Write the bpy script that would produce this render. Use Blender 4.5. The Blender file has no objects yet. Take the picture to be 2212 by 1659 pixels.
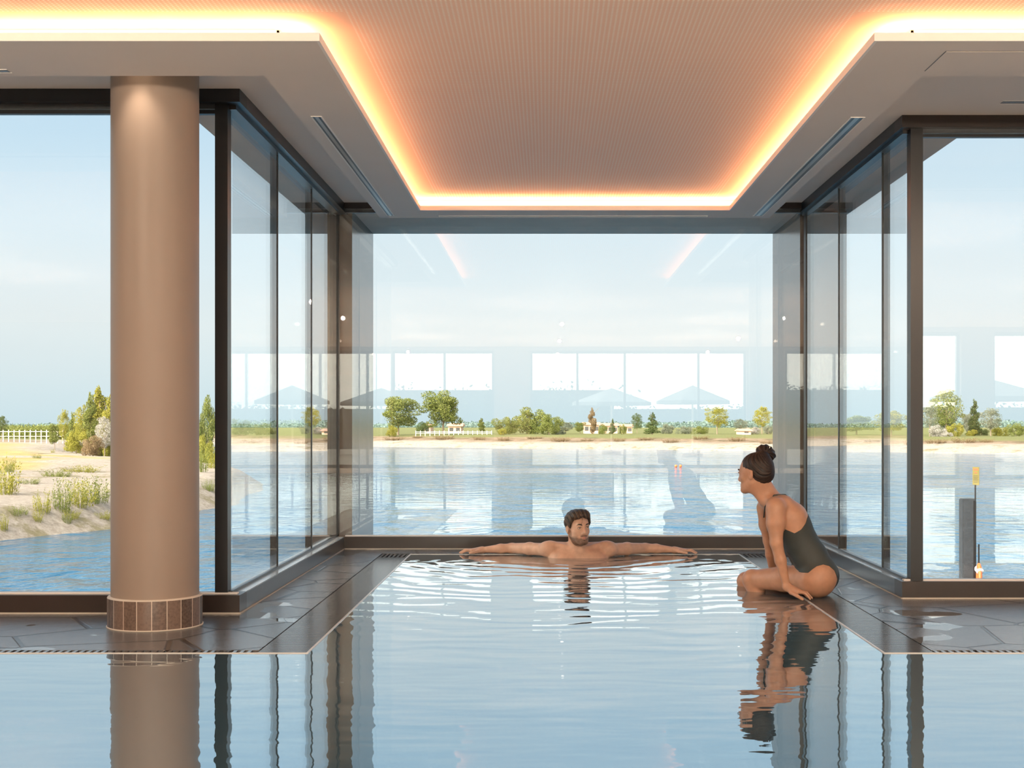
import bpy, bmesh, math, random
import numpy as np
from mathutils import Vector, Matrix
random.seed(7); RNG = np.random.default_rng(7)
SC = bpy.context.scene; C = SC.collection
# ---------------------------------------------------------------- frame maths (photo is 2212 x 1659)
FPX, CX, CY, EYE = 2900.0, 1182.0, 915.0, 0.94
def fl(py, z=0.0):            # distance at which a horizontal plane of height z crosses a picture row
    return (EYE - z) * FPX / (py - CY)
def PX(px, Y): return (px - CX) / FPX * Y
def PZ(py, Y): return EYE - (py - CY) / FPX * Y

cam = bpy.data.cameras.new('camera'); co = bpy.data.objects.new('camera', cam); C.objects.link(co)
co.location = (0, 0, EYE); co.rotation_euler = (math.pi/2, 0, 0)
cam.sensor_width = 36; cam.lens = 36*FPX/2212
cam.shift_x = -(CX-1106)/2212; cam.shift_y = (CY-829.5)/2212
cam.clip_start = .05; cam.clip_end = 5000
SC.camera = co
SC.view_settings.view_transform = 'Standard'; SC.view_settings.look = 'None'
SC.view_settings.gamma = 1; SC.view_settings.use_curve_mapping = False
SC.view_settings.exposure = 0.0
SC.cycles.transparent_max_bounces = 32; SC.cycles.max_bounces = 8; SC.cycles.diffuse_bounces = 4; SC.cycles.use_adaptive_sampling = True; SC.cycles.adaptive_threshold = .02
SC.cycles.glossy_bounces = 6; SC.cycles.sample_clamp_indirect = 6; SC.cycles.use_denoising = True

# ---------------------------------------------------------------- helpers
def tag(o, label=None, cat=None, group=None, kind=None):
    if label: o['label'] = label
    if cat: o['category'] = cat
    if group: o['group'] = group
    if kind: o['kind'] = kind
    return o
def empty(name, loc=(0,0,0), rz=0):
    o = bpy.data.objects.new(name, None); C.objects.link(o); o.location = loc; o.rotation_euler = (0,0,rz)
    o.empty_display_size = .1
    return o
def link(name, me, mat=None, parent=None, smooth=False, loc=None):
    o = bpy.data.objects.new(name, me); C.objects.link(o)
    if mat is not None and not me.materials: me.materials.append(mat)
    if parent is not None: o.parent = parent
    if loc is not None: o.location = loc
    if smooth: me.polygons.foreach_set('use_smooth', [True]*len(me.polygons))
    return o
class MB:
    def __init__(s): s.v = []; s.f = []
    def add(s, v, f):
        n = len(s.v); s.v += [tuple(p) for p in v]; s.f += [tuple(i+n for i in q) for q in f]; return s
    def box(s, x0, x1, y0, y1, z0, z1):
        v = [(x0,y0,z0),(x1,y0,z0),(x1,y1,z0),(x0,y1,z0),(x0,y0,z1),(x1,y0,z1),(x1,y1,z1),(x0,y1,z1)]
        return s.add(v, [(3,2,1,0),(4,5,6,7),(0,1,5,4),(1,2,6,5),(2,3,7,6),(3,0,4,7)])
    def obox(s, c, sx, sy, sz, M):
        v = [Vector(c) + M @ Vector((a*sx/2, b*sy/2, d*sz/2)) for d in (-1,1) for a,b in ((-1,-1),(1,-1),(1,1),(-1,1))]
        return s.add(v, [(3,2,1,0),(4,5,6,7),(0,1,5,4),(1,2,6,5),(2,3,7,6),(3,0,4,7)])
    def tube(s, pts, rad, n=10, cap=True):
        pts = [Vector(p) for p in pts]; rad = rad if isinstance(rad, (list,tuple)) else [rad]*len(pts)
        base = len(s.v); up = Vector((0,0,1))
        for i, p in enumerate(pts):
            t = (pts[min(i+1,len(pts)-1)] - pts[max(i-1,0)]).normalized()
            a = t.cross(up if abs(t.z) < .95 else Vector((0,1,0))).normalized(); b = t.cross(a).normalized()
            for k in range(n):
                an = 2*math.pi*k/n; s.v.append(tuple(p + (a*math.cos(an)+b*math.sin(an))*rad[i]))
        for i in range(len(pts)-1):
            for k in range(n):
                k2 = (k+1) % n; s.f.append((base+i*n+k, base+i*n+k2, base+(i+1)*n+k2, base+(i+1)*n+k))
        if cap:
            s.f.append(tuple(base+k for k in range(n))[::-1]); s.f.append(tuple(base+(len(pts)-1)*n+k for k in range(n)))
        return s
    def lathe(s, prof, c=(0,0,0), n=48):
        base = len(s.v)
        for r, z in prof:
            for k in range(n):
                an = 2*math.pi*k/n; s.v.append((c[0]+r*math.cos(an), c[1]+r*math.sin(an), c[2]+z))
        for i in range(len(prof)-1):
            for k in range(n):
                k2 = (k+1) % n; s.f.append((base+i*n+k, base+i*n+k2, base+(i+1)*n+k2, base+(i+1)*n+k))
        return s
    def mesh(s, name):
        me = bpy.data.meshes.new(name); me.from_pydata(s.v, [], s.f); me.validate(); me.update()
        bm = bmesh.new(); bm.from_mesh(me); bmesh.ops.recalc_face_normals(bm, faces=bm.faces); bm.to_mesh(me); bm.free()
        return me
    def build(s, name, mat, parent=None, smooth=False, bevel=0, loc=None):
        me = s.mesh(name)
        if bevel:
            bm = bmesh.new(); bm.from_mesh(me)
            bmesh.ops.bevel(bm, geom=list(bm.edges), offset=bevel, segments=2, affect='EDGES', clamp_overlap=True)
            bm.to_mesh(me); bm.free()
        o = link(name, me, mat, parent, smooth, loc)
        if parent is not None and parent.type == 'EMPTY' and loc is None:
            o.location = -parent.location if parent.rotation_euler.z == 0 else (0,0,0)
        return o
def struct(name, mb, mat, **k):
    return tag(mb.build(name, mat, **k), kind='structure')
def sempty(name, loc=(0,0,0)): return tag(empty(name, loc), kind='structure')

# ---------------------------------------------------------------- materials
def lin(r, g, b):
    f = lambda c: c/12.92 if c <= .04045 else ((c+.055)/1.055)**2.4
    return (f(r), f(g), f(b), 1)
def new_mat(name):
    m = bpy.data.materials.new(name); m.use_nodes = True; nt = m.node_tree; nt.nodes.clear()
    out = nt.nodes.new('ShaderNodeOutputMaterial'); return m, nt, out
def N(nt, t, **k):
    n = nt.nodes.new(t)
    for a, v in k.items():
        if a.startswith('i_'):
            key = a[2:]; key = int(key) if key.isdigit() else key.replace('_', ' ')
            n.inputs[key].default_value = v
        else: setattr(n, a, v)
    return n
def L(nt, a, b): nt.links.new(a, b)
def pmat(name, col, rough=.5, metal=0, ior=1.45, noise=0, nscale=20, bump=0, bscale=60, sub=0, aniso=None):
    m, nt, out = new_mat(name); p = N(nt, 'ShaderNodeBsdfPrincipled')
    col = tuple(col) if len(col) == 4 else tuple(col)+(1,)
    p.inputs['Base Color'].default_value = col; p.inputs['Roughness'].default_value = rough
    p.inputs['Metallic'].default_value = metal; p.inputs['IOR'].default_value = ior
    if sub: p.inputs['Subsurface Weight'].default_value = sub; p.inputs['Subsurface Radius'].default_value = (.012,.005,.003)
    tc = N(nt, 'ShaderNodeTexCoord')
    if noise:
        t = N(nt, 'ShaderNodeTexNoise', i_Scale=nscale, i_Detail=4.0); L(nt, tc.outputs['Object'], t.inputs['Vector'])
        r = N(nt, 'ShaderNodeMapRange', i_3=1-noise, i_4=1+noise); L(nt, t.outputs['Fac'], r.inputs[0])
        mx = N(nt, 'ShaderNodeVectorMath', operation='SCALE'); mx.inputs[0].default_value = col[:3]; L(nt, r.outputs[0], mx.inputs['Scale'])
        L(nt, mx.outputs[0], p.inputs['Base Color'])
    if bump:
        t = N(nt, 'ShaderNodeTexNoise', i_Scale=bscale, i_Detail=3.0); L(nt, tc.outputs['Object'], t.inputs['Vector'])
        b = N(nt, 'ShaderNodeBump', i_Strength=1.0, i_Distance=bump); L(nt, t.outputs['Fac'], b.inputs['Height']); L(nt, b.outputs[0], p.inputs['Normal'])
    L(nt, p.outputs[0], out.inputs[0]); return m
def emat(name, col, s):
    m, nt, out = new_mat(name); e = N(nt, 'ShaderNodeEmission', i_Color=tuple(col)+(1,) if len(col)==3 else col, i_Strength=s); L(nt, e.outputs[0], out.inputs[0]); return m
def ramp(nt, src, stops):
    r = N(nt, 'ShaderNodeValToRGB'); cr = r.color_ramp
    while len(cr.elements) < len(stops): cr.elements.new(.5)
    for e, (p, c) in zip(cr.elements, stops): e.position = p; e.color = c if len(c) == 4 else tuple(c)+(1,)
    L(nt, src, r.inputs[0]); return r

M = {}
# clear structural glass: straight-through with a Fresnel reflection on both faces
m, nt, out = new_mat('clear_glass')
g = N(nt, 'ShaderNodeNewGeometry'); d = N(nt, 'ShaderNodeVectorMath', operation='DOT_PRODUCT')
L(nt, g.outputs['Normal'], d.inputs[0]); L(nt, g.outputs['Incoming'], d.inputs[1])
a = N(nt, 'ShaderNodeMath', operation='ABSOLUTE'); L(nt, d.outputs['Value'], a.inputs[0])
s1 = N(nt, 'ShaderNodeMath', operation='SUBTRACT'); s1.inputs[0].default_value = 1; L(nt, a.outputs[0], s1.inputs[1])
s2 = N(nt, 'ShaderNodeMath', operation='POWER'); L(nt, s1.outputs[0], s2.inputs[0]); s2.inputs[1].default_value = 5
s3 = N(nt, 'ShaderNodeMath', operation='MULTIPLY_ADD'); L(nt, s2.outputs[0], s3.inputs[0]); s3.inputs[1].default_value = .93; s3.inputs[2].default_value = .055
tr = N(nt, 'ShaderNodeBsdfTransparent', i_Color=(.965,.985,.985,1)); gl = N(nt, 'ShaderNodeBsdfGlossy', i_Color=(1,1,1,1), i_Roughness=0.0)
mx = N(nt, 'ShaderNodeMixShader'); L(nt, s3.outputs[0], mx.inputs[0]); L(nt, tr.outputs[0], mx.inputs[1]); L(nt, gl.outputs[0], mx.inputs[2]); L(nt, mx.outputs[0], out.inputs[0])
M['glass'] = m
M['bronze'] = pmat('dark_bronze_metal', (.030,.020,.016), .32, .0, 1.5, .25, 6)
M['black'] = pmat('black_metal', (.012,.012,.013), .35, 0, 1.5)
M['sillmetal'] = pmat('sill_sheen_bead_grey', (.10,.105,.11), .28, .6, 1.5, .15, 40)  # side sills: bronze's reflected light put into a greyer colour; beads: plain grey
M['plaster'] = pmat('white_plaster', (.72,.68,.64), .75, noise=.03, nscale=3)
M['soffit'] = pmat('soffit_plaster', (.74,.67,.61), .7, noise=.04, nscale=2)
M['lip'] = pmat('white_lip_paint', (.85,.82,.78), .6)
M['column'] = pmat('column_plaster', (.28,.22,.18), .42, ior=1.4, noise=.03, nscale=5)
M['caulk'] = pmat('pale_caulk', (.55,.50,.43), .6)
M['wall'] = pmat('hall_wall_paint', (.75,.64,.54), .7)
M['led'] = emat('led_strip_light', (1.0,.47,.21), 82.0)
M['concrete'] = pmat('grey_concrete', (.30,.26,.23), .75, noise=.35, nscale=9, bump=.004, bscale=30)
M['cladding'] = pmat('bronze_cladding', (.18,.13,.10), .22, 0, 1.6, .12, 5)
# perforated ceiling: rows of small pale holes
m, nt, out = new_mat('perforated_ceiling'); p = N(nt, 'ShaderNodeBsdfPrincipled', i_Roughness=.7)
tc = N(nt, 'ShaderNodeTexCoord'); sx = N(nt, 'ShaderNodeSeparateXYZ'); L(nt, tc.outputs['Object'], sx.inputs[0])
PIT = .019
def cell(src, off=None):
    a = N(nt, 'ShaderNodeMath', operation='MULTIPLY_ADD'); L(nt, src, a.inputs[0]); a.inputs[1].default_value = 1/PIT; a.inputs[2].default_value = 400.0
    if off is not None:
        b = N(nt, 'ShaderNodeMath', operation='ADD'); L(nt, a.outputs[0], b.inputs[0]); L(nt, off, b.inputs[1]); a = b
    f = N(nt, 'ShaderNodeMath', operation='FRACT'); L(nt, a.outputs[0], f.inputs[0])
    s = N(nt, 'ShaderNodeMath', operation='SUBTRACT'); L(nt, f.outputs[0], s.inputs[0]); s.inputs[1].default_value = .5
    q = N(nt, 'ShaderNodeMath', operation='POWER'); L(nt, s.outputs[0], q.inputs[0]); q.inputs[1].default_value = 2; return a, q
ya, yq = cell(sx.outputs[1])
_, xq = cell(sx.outputs[0])
sm = N(nt, 'ShaderNodeMath', operation='ADD'); L(nt, xq.outputs[0], sm.inputs[0]); L(nt, yq.outputs[0], sm.inputs[1])
dot = N(nt, 'ShaderNodeMapRange', i_1=.045, i_2=.08, i_3=1.0, i_4=0.0); L(nt, sm.outputs[0], dot.inputs[0])
att = N(nt, 'ShaderNodeAttribute', attribute_name='holes'); dm = N(nt, 'ShaderNodeMath', operation='MULTIPLY'); L(nt, dot.outputs[0], dm.inputs[0]); L(nt, att.outputs['Fac'], dm.inputs[1])
cm = N(nt, 'ShaderNodeMix', data_type='RGBA'); cm.inputs[6].default_value = (.92,.64,.49,1); cm.inputs[7].default_value = (.98,.90,.80,1)
L(nt, dm.outputs[0], cm.inputs[0]); L(nt, cm.outputs[2], p.inputs['Base Color']); L(nt, p.outputs[0], out.inputs[0]); M['perf'] = m

# irregular stone paving with wet patches
m, nt, out = new_mat('crazy_paving'); p = N(nt, 'ShaderNodeBsdfPrincipled', i_IOR=1.65)
tc = N(nt, 'ShaderNodeTexCoord'); mp = N(nt, 'ShaderNodeMapping'); mp.inputs['Scale'].default_value = (1.9,2.1,1); L(nt, tc.outputs['Object'], mp.inputs[0])
v = N(nt, 'ShaderNodeTexVoronoi', feature='DISTANCE_TO_EDGE', i_Scale=1.0, i_Randomness=1.0); v2 = N(nt, 'ShaderNodeTexVoronoi', feature='F1', i_Scale=1.0, i_Randomness=1.0)
L(nt, mp.outputs[0], v.inputs['Vector']); L(nt, mp.outputs[0], v2.inputs['Vector'])
gr = N(nt, 'ShaderNodeMapRange', i_1=.010, i_2=.019, i_3=1.0, i_4=0.0); L(nt, v.outputs['Distance'], gr.inputs[0])
hs = N(nt, 'ShaderNodeSeparateColor'); L(nt, v2.outputs['Color'], hs.inputs[0])
st = ramp(nt, hs.outputs[0], [(0,(.085,.092,.10)),(.5,(.12,.124,.128)),(1,(.155,.150,.145))])
nz = N(nt, 'ShaderNodeTexNoise', i_Scale=14.0, i_Detail=6.0, i_Roughness=.7); L(nt, tc.outputs['Object'], nz.inputs['Vector'])
nr = N(nt, 'ShaderNodeMapRange', i_3=.7, i_4=1.3); L(nt, nz.outputs['Fac'], nr.inputs[0])
sc = N(nt, 'ShaderNodeVectorMath', operation='SCALE'); L(nt, st.outputs[0], sc.inputs[0]); L(nt, nr.outputs[0], sc.inputs['Scale'])
cm = N(nt, 'ShaderNodeMix', data_type='RGBA'); L(nt, gr.outputs[0], cm.inputs[0]); L(nt, sc.outputs[0], cm.inputs[6]); cm.inputs[7].default_value = (.03,.025,.022,1)
L(nt, cm.outputs[2], p.inputs['Base Color'])
wn = N(nt, 'ShaderNodeTexNoise', i_Scale=1.9, i_Detail=3.0); wm = N(nt, 'ShaderNodeMapping'); wm.inputs['Scale'].default_value = (1,.75,1); wm.inputs['Location'].default_value = (3.3,1.7,0); L(nt, tc.outputs['Object'], wm.inputs[0]); L(nt, wm.outputs[0], wn.inputs['Vector'])
wr = N(nt, 'ShaderNodeMapRange', i_1=.60, i_2=.615, i_3=0.0, i_4=1.0); L(nt, wn.outputs['Fac'], wr.inputs[0])
ro = N(nt, 'ShaderNodeMapRange', i_3=.24, i_4=.03); L(nt, wr.outputs[0], ro.inputs[0]); L(nt, ro.outputs[0], p.inputs['Roughness'])
hh = N(nt, 'ShaderNodeMath', operation='MULTIPLY_ADD'); L(nt, gr.outputs[0], hh.inputs[0]); hh.inputs[1].default_value = -1.6; L(nt, nz.outputs['Fac'], hh.inputs[2])
dry = N(nt, 'ShaderNodeMath', operation='SUBTRACT'); dry.inputs[0].default_value = 1.0; L(nt, wr.outputs[0], dry.inputs[1])
bp = N(nt, 'ShaderNodeBump', i_Distance=.0025); L(nt, dry.outputs[0], bp.inputs['Strength']); L(nt, hh.outputs[0], bp.inputs['Height']); L(nt, bp.outputs[0], p.inputs['Normal'])
L(nt, p.outputs[0], out.inputs[0]); M['paving'] = m

# pool water
MANX, MANY = PX(1252, 9.45), 9.45
m, nt, out = new_mat('pool_water'); p = N(nt, 'ShaderNodeBsdfPrincipled', i_Roughness=0.0, i_IOR=3.2)
p.inputs['Base Color'].default_value = (.045,.10,.14,1)
tc = N(nt, 'ShaderNodeTexCoord')
def wave(sx_, sy_, scale, detail, dist, rot=0):
    mp = N(nt, 'ShaderNodeMapping'); mp.inputs['Scale'].default_value = (sx_, sy_, 1); mp.inputs['Rotation'].default_value = (0,0,rot); L(nt, tc.outputs['Object'], mp.inputs[0])
    n = N(nt, 'ShaderNodeTexNoise', i_Scale=scale, i_Detail=detail, i_Distortion=.3); L(nt, mp.outputs[0], n.inputs['Vector'])
    r = N(nt, 'ShaderNodeMath', operation='MULTIPLY'); L(nt, n.outputs['Fac'], r.inputs[0]); r.inputs[1].default_value = dist; return r.outputs[0]
def addn(a, b):
    r = N(nt, 'ShaderNodeMath', operation='ADD'); L(nt, a, r.inputs[0]); L(nt, b, r.inputs[1]); return r.outputs[0]
h = addn(addn(wave(.7, 1.6, 2.2, 2.0, .0030), wave(.55, 1.5, 5.5, 1.0, .00085, .2)), wave(.5, 1.8, 11, 1.0, .00022, -.15))
ds = N(nt, 'ShaderNodeVectorMath', operation='DISTANCE'); L(nt, tc.outputs['Object'], ds.inputs[0]); ds.inputs[1].default_value = (MANX, MANY, 0)
wn = N(nt, 'ShaderNodeTexNoise', i_Scale=1.3, i_Detail=2.0); L(nt, tc.outputs['Object'], wn.inputs['Vector'])
ph = N(nt, 'ShaderNodeMath', operation='MULTIPLY_ADD'); L(nt, ds.outputs['Value'], ph.inputs[0]); ph.inputs[1].default_value = 27.0
pw = N(nt, 'ShaderNodeMath', operation='MULTIPLY'); L(nt, wn.outputs['Fac'], pw.inputs[0]); pw.inputs[1].default_value = 20.0; L(nt, pw.outputs[0], ph.inputs[2])
sn = N(nt, 'ShaderNodeMath', operation='SINE'); L(nt, ph.outputs[0], sn.inputs[0])
fo = N(nt, 'ShaderNodeMapRange', i_1=.5, i_2=4.8, i_3=.00135, i_4=0.0); L(nt, ds.outputs['Value'], fo.inputs[0])
rg = N(nt, 'ShaderNodeMath', operation='MULTIPLY'); L(nt, sn.outputs[0], rg.inputs[0]); L(nt, fo.outputs[0], rg.inputs[1])
h = addn(h, rg.outputs[0])
bp = N(nt, 'ShaderNodeBump', i_Strength=1.0, i_Distance=1.0); L(nt, h, bp.inputs['Height']); L(nt, bp.outputs[0], p.inputs['Normal'])
gs = N(nt, 'ShaderNodeBsdfGlossy', i_Color=(.86,.96,1.0,1), i_Roughness=0.0); L(nt, bp.outputs[0], gs.inputs['Normal'])
mx = N(nt, 'ShaderNodeMixShader', i_0=.42); L(nt, p.outputs[0], mx.inputs[1]); L(nt, gs.outputs[0], mx.inputs[2]); L(nt, mx.outputs[0], out.inputs[0]); M['pool'] = m

# lake water
m, nt, out = new_mat('lake_water'); p = N(nt, 'ShaderNodeBsdfPrincipled', i_Roughness=.08, i_IOR=1.24)
p.inputs['Base Color'].default_value = (.016,.092,.175,1)
tc = N(nt, 'ShaderNodeTexCoord')
h = addn(addn(wave(1.2, .8, .40, 5.0, .34, .1), wave(1.2, .75, 1.3, 4.0, .12, -.1)), wave(1.1, .8, 4, 3.0, .03))
bp = N(nt, 'ShaderNodeBump', i_Strength=1.0, i_Distance=1.0); L(nt, h, bp.inputs['Height']); L(nt, bp.outputs[0], p.inputs['Normal'])
L(nt, p.outputs[0], out.inputs[0]); M['lake'] = m

# ground: pebbles, lawn and scrub mixed by a painted-in ground cover map
m, nt, out = new_mat('shore_ground'); p = N(nt, 'ShaderNodeBsdfPrincipled', i_Roughness=.9)
tc = N(nt, 'ShaderNodeTexCoord'); at = N(nt, 'ShaderNodeAttribute', attribute_name='cover')
sp = N(nt, 'ShaderNodeSeparateColor'); L(nt, at.outputs['Color'], sp.inputs[0])
n1 = N(nt, 'ShaderNodeTexNoise', i_Scale=4.5, i_Detail=9.0, i_Roughness=.85); L(nt, tc.outputs['Object'], n1.inputs['Vector'])
peb = ramp(nt, n1.outputs['Fac'], [(.3,(.15,.12,.095)),(.46,(.33,.275,.225)),(.65,(.52,.45,.385))])
n2 = N(nt, 'ShaderNodeTexNoise', i_Scale=.5, i_Detail=8.0, i_Roughness=.7); L(nt, tc.outputs['Object'], n2.inputs['Vector'])
tuf = N(nt, 'ShaderNodeMapRange', i_1=.54, i_2=.62, i_3=0.0, i_4=.75); L(nt, n2.outputs['Fac'], tuf.inputs[0])
c1 = N(nt, 'ShaderNodeMix', data_type='RGBA'); L(nt, tuf.outputs[0], c1.inputs[0]); L(nt, peb.outputs[0], c1.inputs[6]); c1.inputs[7].default_value = (.17,.14,.05,1)
law = ramp(nt, n2.outputs['Fac'], [(.35,(.34,.25,.08)),(.65,(.50,.35,.15))])
c2 = N(nt, 'ShaderNodeMix', data_type='RGBA'); L(nt, sp.outputs[0], c2.inputs[0]); L(nt, c1.outputs[2], c2.inputs[6]); L(nt, law.outputs[0], c2.inputs[7])
scr = ramp(nt, n2.outputs['Fac'], [(.38,(.10,.075,.03)),(.5,(.22,.145,.085)),(.62,(.30,.22,.15))])
c3 = N(nt, 'ShaderNodeMix', data_type='RGBA'); L(nt, sp.outputs[1], c3.inputs[0]); L(nt, c2.outputs[2], c3.inputs[6]); L(nt, scr.outputs[0], c3.inputs[7])
c4 = N(nt, 'ShaderNodeMix', data_type='RGBA'); L(nt, sp.outputs[2], c4.inputs[0]); L(nt, c3.outputs[2], c4.inputs[6]); c4.inputs[7].default_value = (.15,.155,.045,1)
L(nt, c4.outputs[2], p.inputs['Base Color'])
bp = N(nt, 'ShaderNodeBump', i_Strength=.8, i_Distance=.12); L(nt, n1.outputs['Fac'], bp.inputs['Height']); L(nt, bp.outputs[0], p.inputs['Normal'])
L(nt, p.outputs[0], out.inputs[0]); M['ground'] = m

# ---------------------------------------------------------------- daylight
wd = bpy.data.worlds.new('sky'); SC.world = wd; wd.use_nodes = True; nt = wd.node_tree; nt.nodes.clear()
out = N(nt, 'ShaderNodeOutputWorld'); bg = N(nt, 'ShaderNodeBackground'); tc = N(nt, 'ShaderNodeTexCoord')
sx = N(nt, 'ShaderNodeSeparateXYZ'); L(nt, tc.outputs['Generated'], sx.inputs[0])
SUNV = Vector((-.85,-.42,.36)).normalized(); GLOW = Vector((-.45,-.85,.28)).normalized()
sk = ramp(nt, sx.outputs[2], [(0,(.72,.88,.94)),(.07,(.92,.99,1.0)),(.14,(.82,.96,1.04)),(.23,(.60,.82,1.0)),(.45,(.40,.62,.88)),(1.0,(.18,.36,.65))])
cl = N(nt, 'ShaderNodeTexNoise', i_Scale=2.2, i_Detail=6.0); cmn = N(nt, 'ShaderNodeMapping'); cmn.inputs['Scale'].default_value = (1,1,5); L(nt, tc.outputs['Generated'], cmn.inputs[0]); L(nt, cmn.outputs[0], cl.inputs['Vector'])
cr = N(nt, 'ShaderNodeMapRange', i_1=.5, i_2=.75, i_3=0.0, i_4=.35); L(nt, cl.outputs['Fac'], cr.inputs[0])
cmx = N(nt, 'ShaderNodeMix', data_type='RGBA'); L(nt, cr.outputs[0], cmx.inputs[0]); L(nt, sk.outputs[0], cmx.inputs[6]); cmx.inputs[7].default_value = lin(.93,.95,.955)
dp = N(nt, 'ShaderNodeVectorMath', operation='DOT_PRODUCT'); L(nt, tc.outputs['Generated'], dp.inputs[0]); dp.inputs[1].default_value = GLOW
mr = N(nt, 'ShaderNodeMapRange', i_1=.0, i_2=1.0, i_3=0.0, i_4=1.0); L(nt, dp.outputs['Value'], mr.inputs[0])
pw2 = N(nt, 'ShaderNodeMath', operation='POWER'); L(nt, mr.outputs[0], pw2.inputs[0]); pw2.inputs[1].default_value = 1.6
gsc = N(nt, 'ShaderNodeVectorMath', operation='SCALE'); gsc.inputs[0].default_value = (14,12.2,9.8); L(nt, pw2.outputs[0], gsc.inputs['Scale'])
sc_ = N(nt, 'ShaderNodeVectorMath', operation='ADD'); L(nt, cmx.outputs[2], sc_.inputs[0]); L(nt, gsc.outputs[0], sc_.inputs[1])
L(nt, sc_.outputs[0], bg.inputs[0]); L(nt, bg.outputs[0], out.inputs[0])
sun = bpy.data.lights.new('sun', 'SUN'); sun.energy = 4.6; sun.angle = math.radians(.6); sun.color = (1,.92,.80)
so = bpy.data.objects.new('sun', sun); C.objects.link(so); so.rotation_euler = SUNV.to_track_quat('Z','Y').to_euler(); so.location = (-20,-20,30)
# ================================================================ THE HALL AND THE GLASS BAY
YL, YB, YR = 6.633, 10.05, 7.20        # inner faces of left front wall, bay back wall, right front wall
XL, XR = -1.52, 1.904                  # inner faces of the bay's side sills
GL, GR, GB = -1.585, 1.955, 10.14      # glass planes
YLG, YRG = 6.71, 7.27
ZS, ZHB, ZHT, ZSOF, ZPER = .092, 2.53, 2.595, 2.46, 2.56
HX0, HX1, HY0 = -11.0, 12.0, -8.0
PXL, PXR, PYF, PYB = -.98, 1.379, 5.50, 9.667
GW = .215
# floor: paved deck left and right of the pool, behind the bay pool, and the far end behind the camera
f = MB()
def slab(x0, x1, y0, y1, z1=0, z0=-.5): f.box(x0, x1, y0, y1, z0, z1)
slab(HX0, PXL-GW, PYF+.07, YL+.15); slab(XL-.15, PXL-GW, YL+.15, YB+.2)
slab(PXR+GW, HX1, PYF+.07, YR+.15); slab(PXR+GW, XR+.15, YR+.15, YB+.2)
slab(PXL-GW, PXR+GW, PYB+.06, YB+.2)
struct('floor', f, M['paving'])
struct('floor_lounge', MB().box(HX0, HX1, HY0-.2, -5.2, -.5, 0), pmat('pale_bounce_floor', (.62,.48,.34), .5, noise=.15, nscale=3))  # unseen floor, made pale to bounce warm light up to the ceiling
w = MB(); 
w.add([(HX0,-5.2,-.002),(HX1,-5.2,-.002),(HX1,PYF,-.002),(PXR,PYF,-.002),(PXR,PYB,-.002),(PXL,PYB,-.002),(PXL,PYF,-.002),(HX0,PYF,-.002)], [(0,1,2,3,4,5,6,7)])
me = w.mesh('pool_water'); pw_ = link('pool_water', me, M['pool']); tag(pw_, kind='structure')
b = MB().box(HX0, HX1, -5.2, PYF, -1.4, -1.3).box(PXL, PXR, PYF, PYB, -1.4, -1.3)
struct('pool_basin', b, pmat('pool_tiles', (.20,.40,.50), .3))
# bright stainless overflow edge round the pool
M['steel'] = pmat('pale_edge_stone', (.62,.60,.57), .25)
e = MB(); t = .008
e.box(HX0, PXL, PYF, PYF+t, -.05, .001).box(PXL-t, PXL, PYF+t, PYB, -.05, .001).box(PXL-t, PXR+t, PYB, PYB+t, -.05, .001)
e.box(PXR, PXR+t, PYF+t, PYB, -.05, .001).box(PXR, HX1, PYF, PYF+t, -.05, .001)
struct('trim_1', e, M['steel'])
# overflow grates: slats over a dark channel
M['grate'] = pmat('wet_grey_grate', (.075,.08,.085), .16, 0, 1.5, .3, 6)
M['channel'] = pmat('dark_channel', (.01,.011,.012), .3)
def grate(name, x0, x1, y0, y1, axis, label, pitch=.022, wd=.014):
    o = empty(name, ((x0+x1)/2, (y0+y1)/2, 0)); tag(o, label, 'drain grate')
    s = MB()
    if axis == 'x':
        y = y0+.004
        while y+wd < y1: s.box(x0, x1, y, y+wd, -.012, -.0005); y += pitch
    else:
        x = x0+.004
        while x+wd < x1: s.box(x, x+wd, y0, y1, -.012, -.0005); x += pitch
    sl = s.build('slats', M['grate'], o); MB().box(x0, x1, y0, y1, -.045, -.028).build('channel', M['channel'], o)
    return o
e0, e1 = PXL-GW+.006, PXL-.008
grate('overflow_grate', e0, e1, PYF+.004, PYB-GW, 'x', 'dark wet slatted grate along the left side of the bay pool')
grate('overflow_grate', e0, e1, PYB-GW+.01, PYB+.055, 'y', 'short corner grate at far left corner of the bay pool', .03, .015)
grate('overflow_grate', PXR+.008, PXR+GW-.006, PYF+.004, PYB-GW, 'x', 'dark slatted grate the woman sits on, along the right side of the bay pool')
grate('overflow_grate', PXR+.008, PXR+GW-.006, PYB-GW+.01, PYB+.055, 'y', 'short corner grate at far right corner, behind the woman', .03, .015)
grate('overflow_grate', HX0+.1, PXL-GW, PYF+.008, PYF+.066, 'y', 'narrow front grate along pool edge below the column', .03, .014)
grate('overflow_grate', PXR+GW, HX1-.1, PYF+.008, PYF+.066, 'y', 'narrow front grate along pool edge at the right', .03, .014)
grate('overflow_grate', PXL, PXR, PYB+.008, PYB+.055, 'y', 'narrow grate at the far pool edge under the arms of the man', .03, .014)

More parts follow.
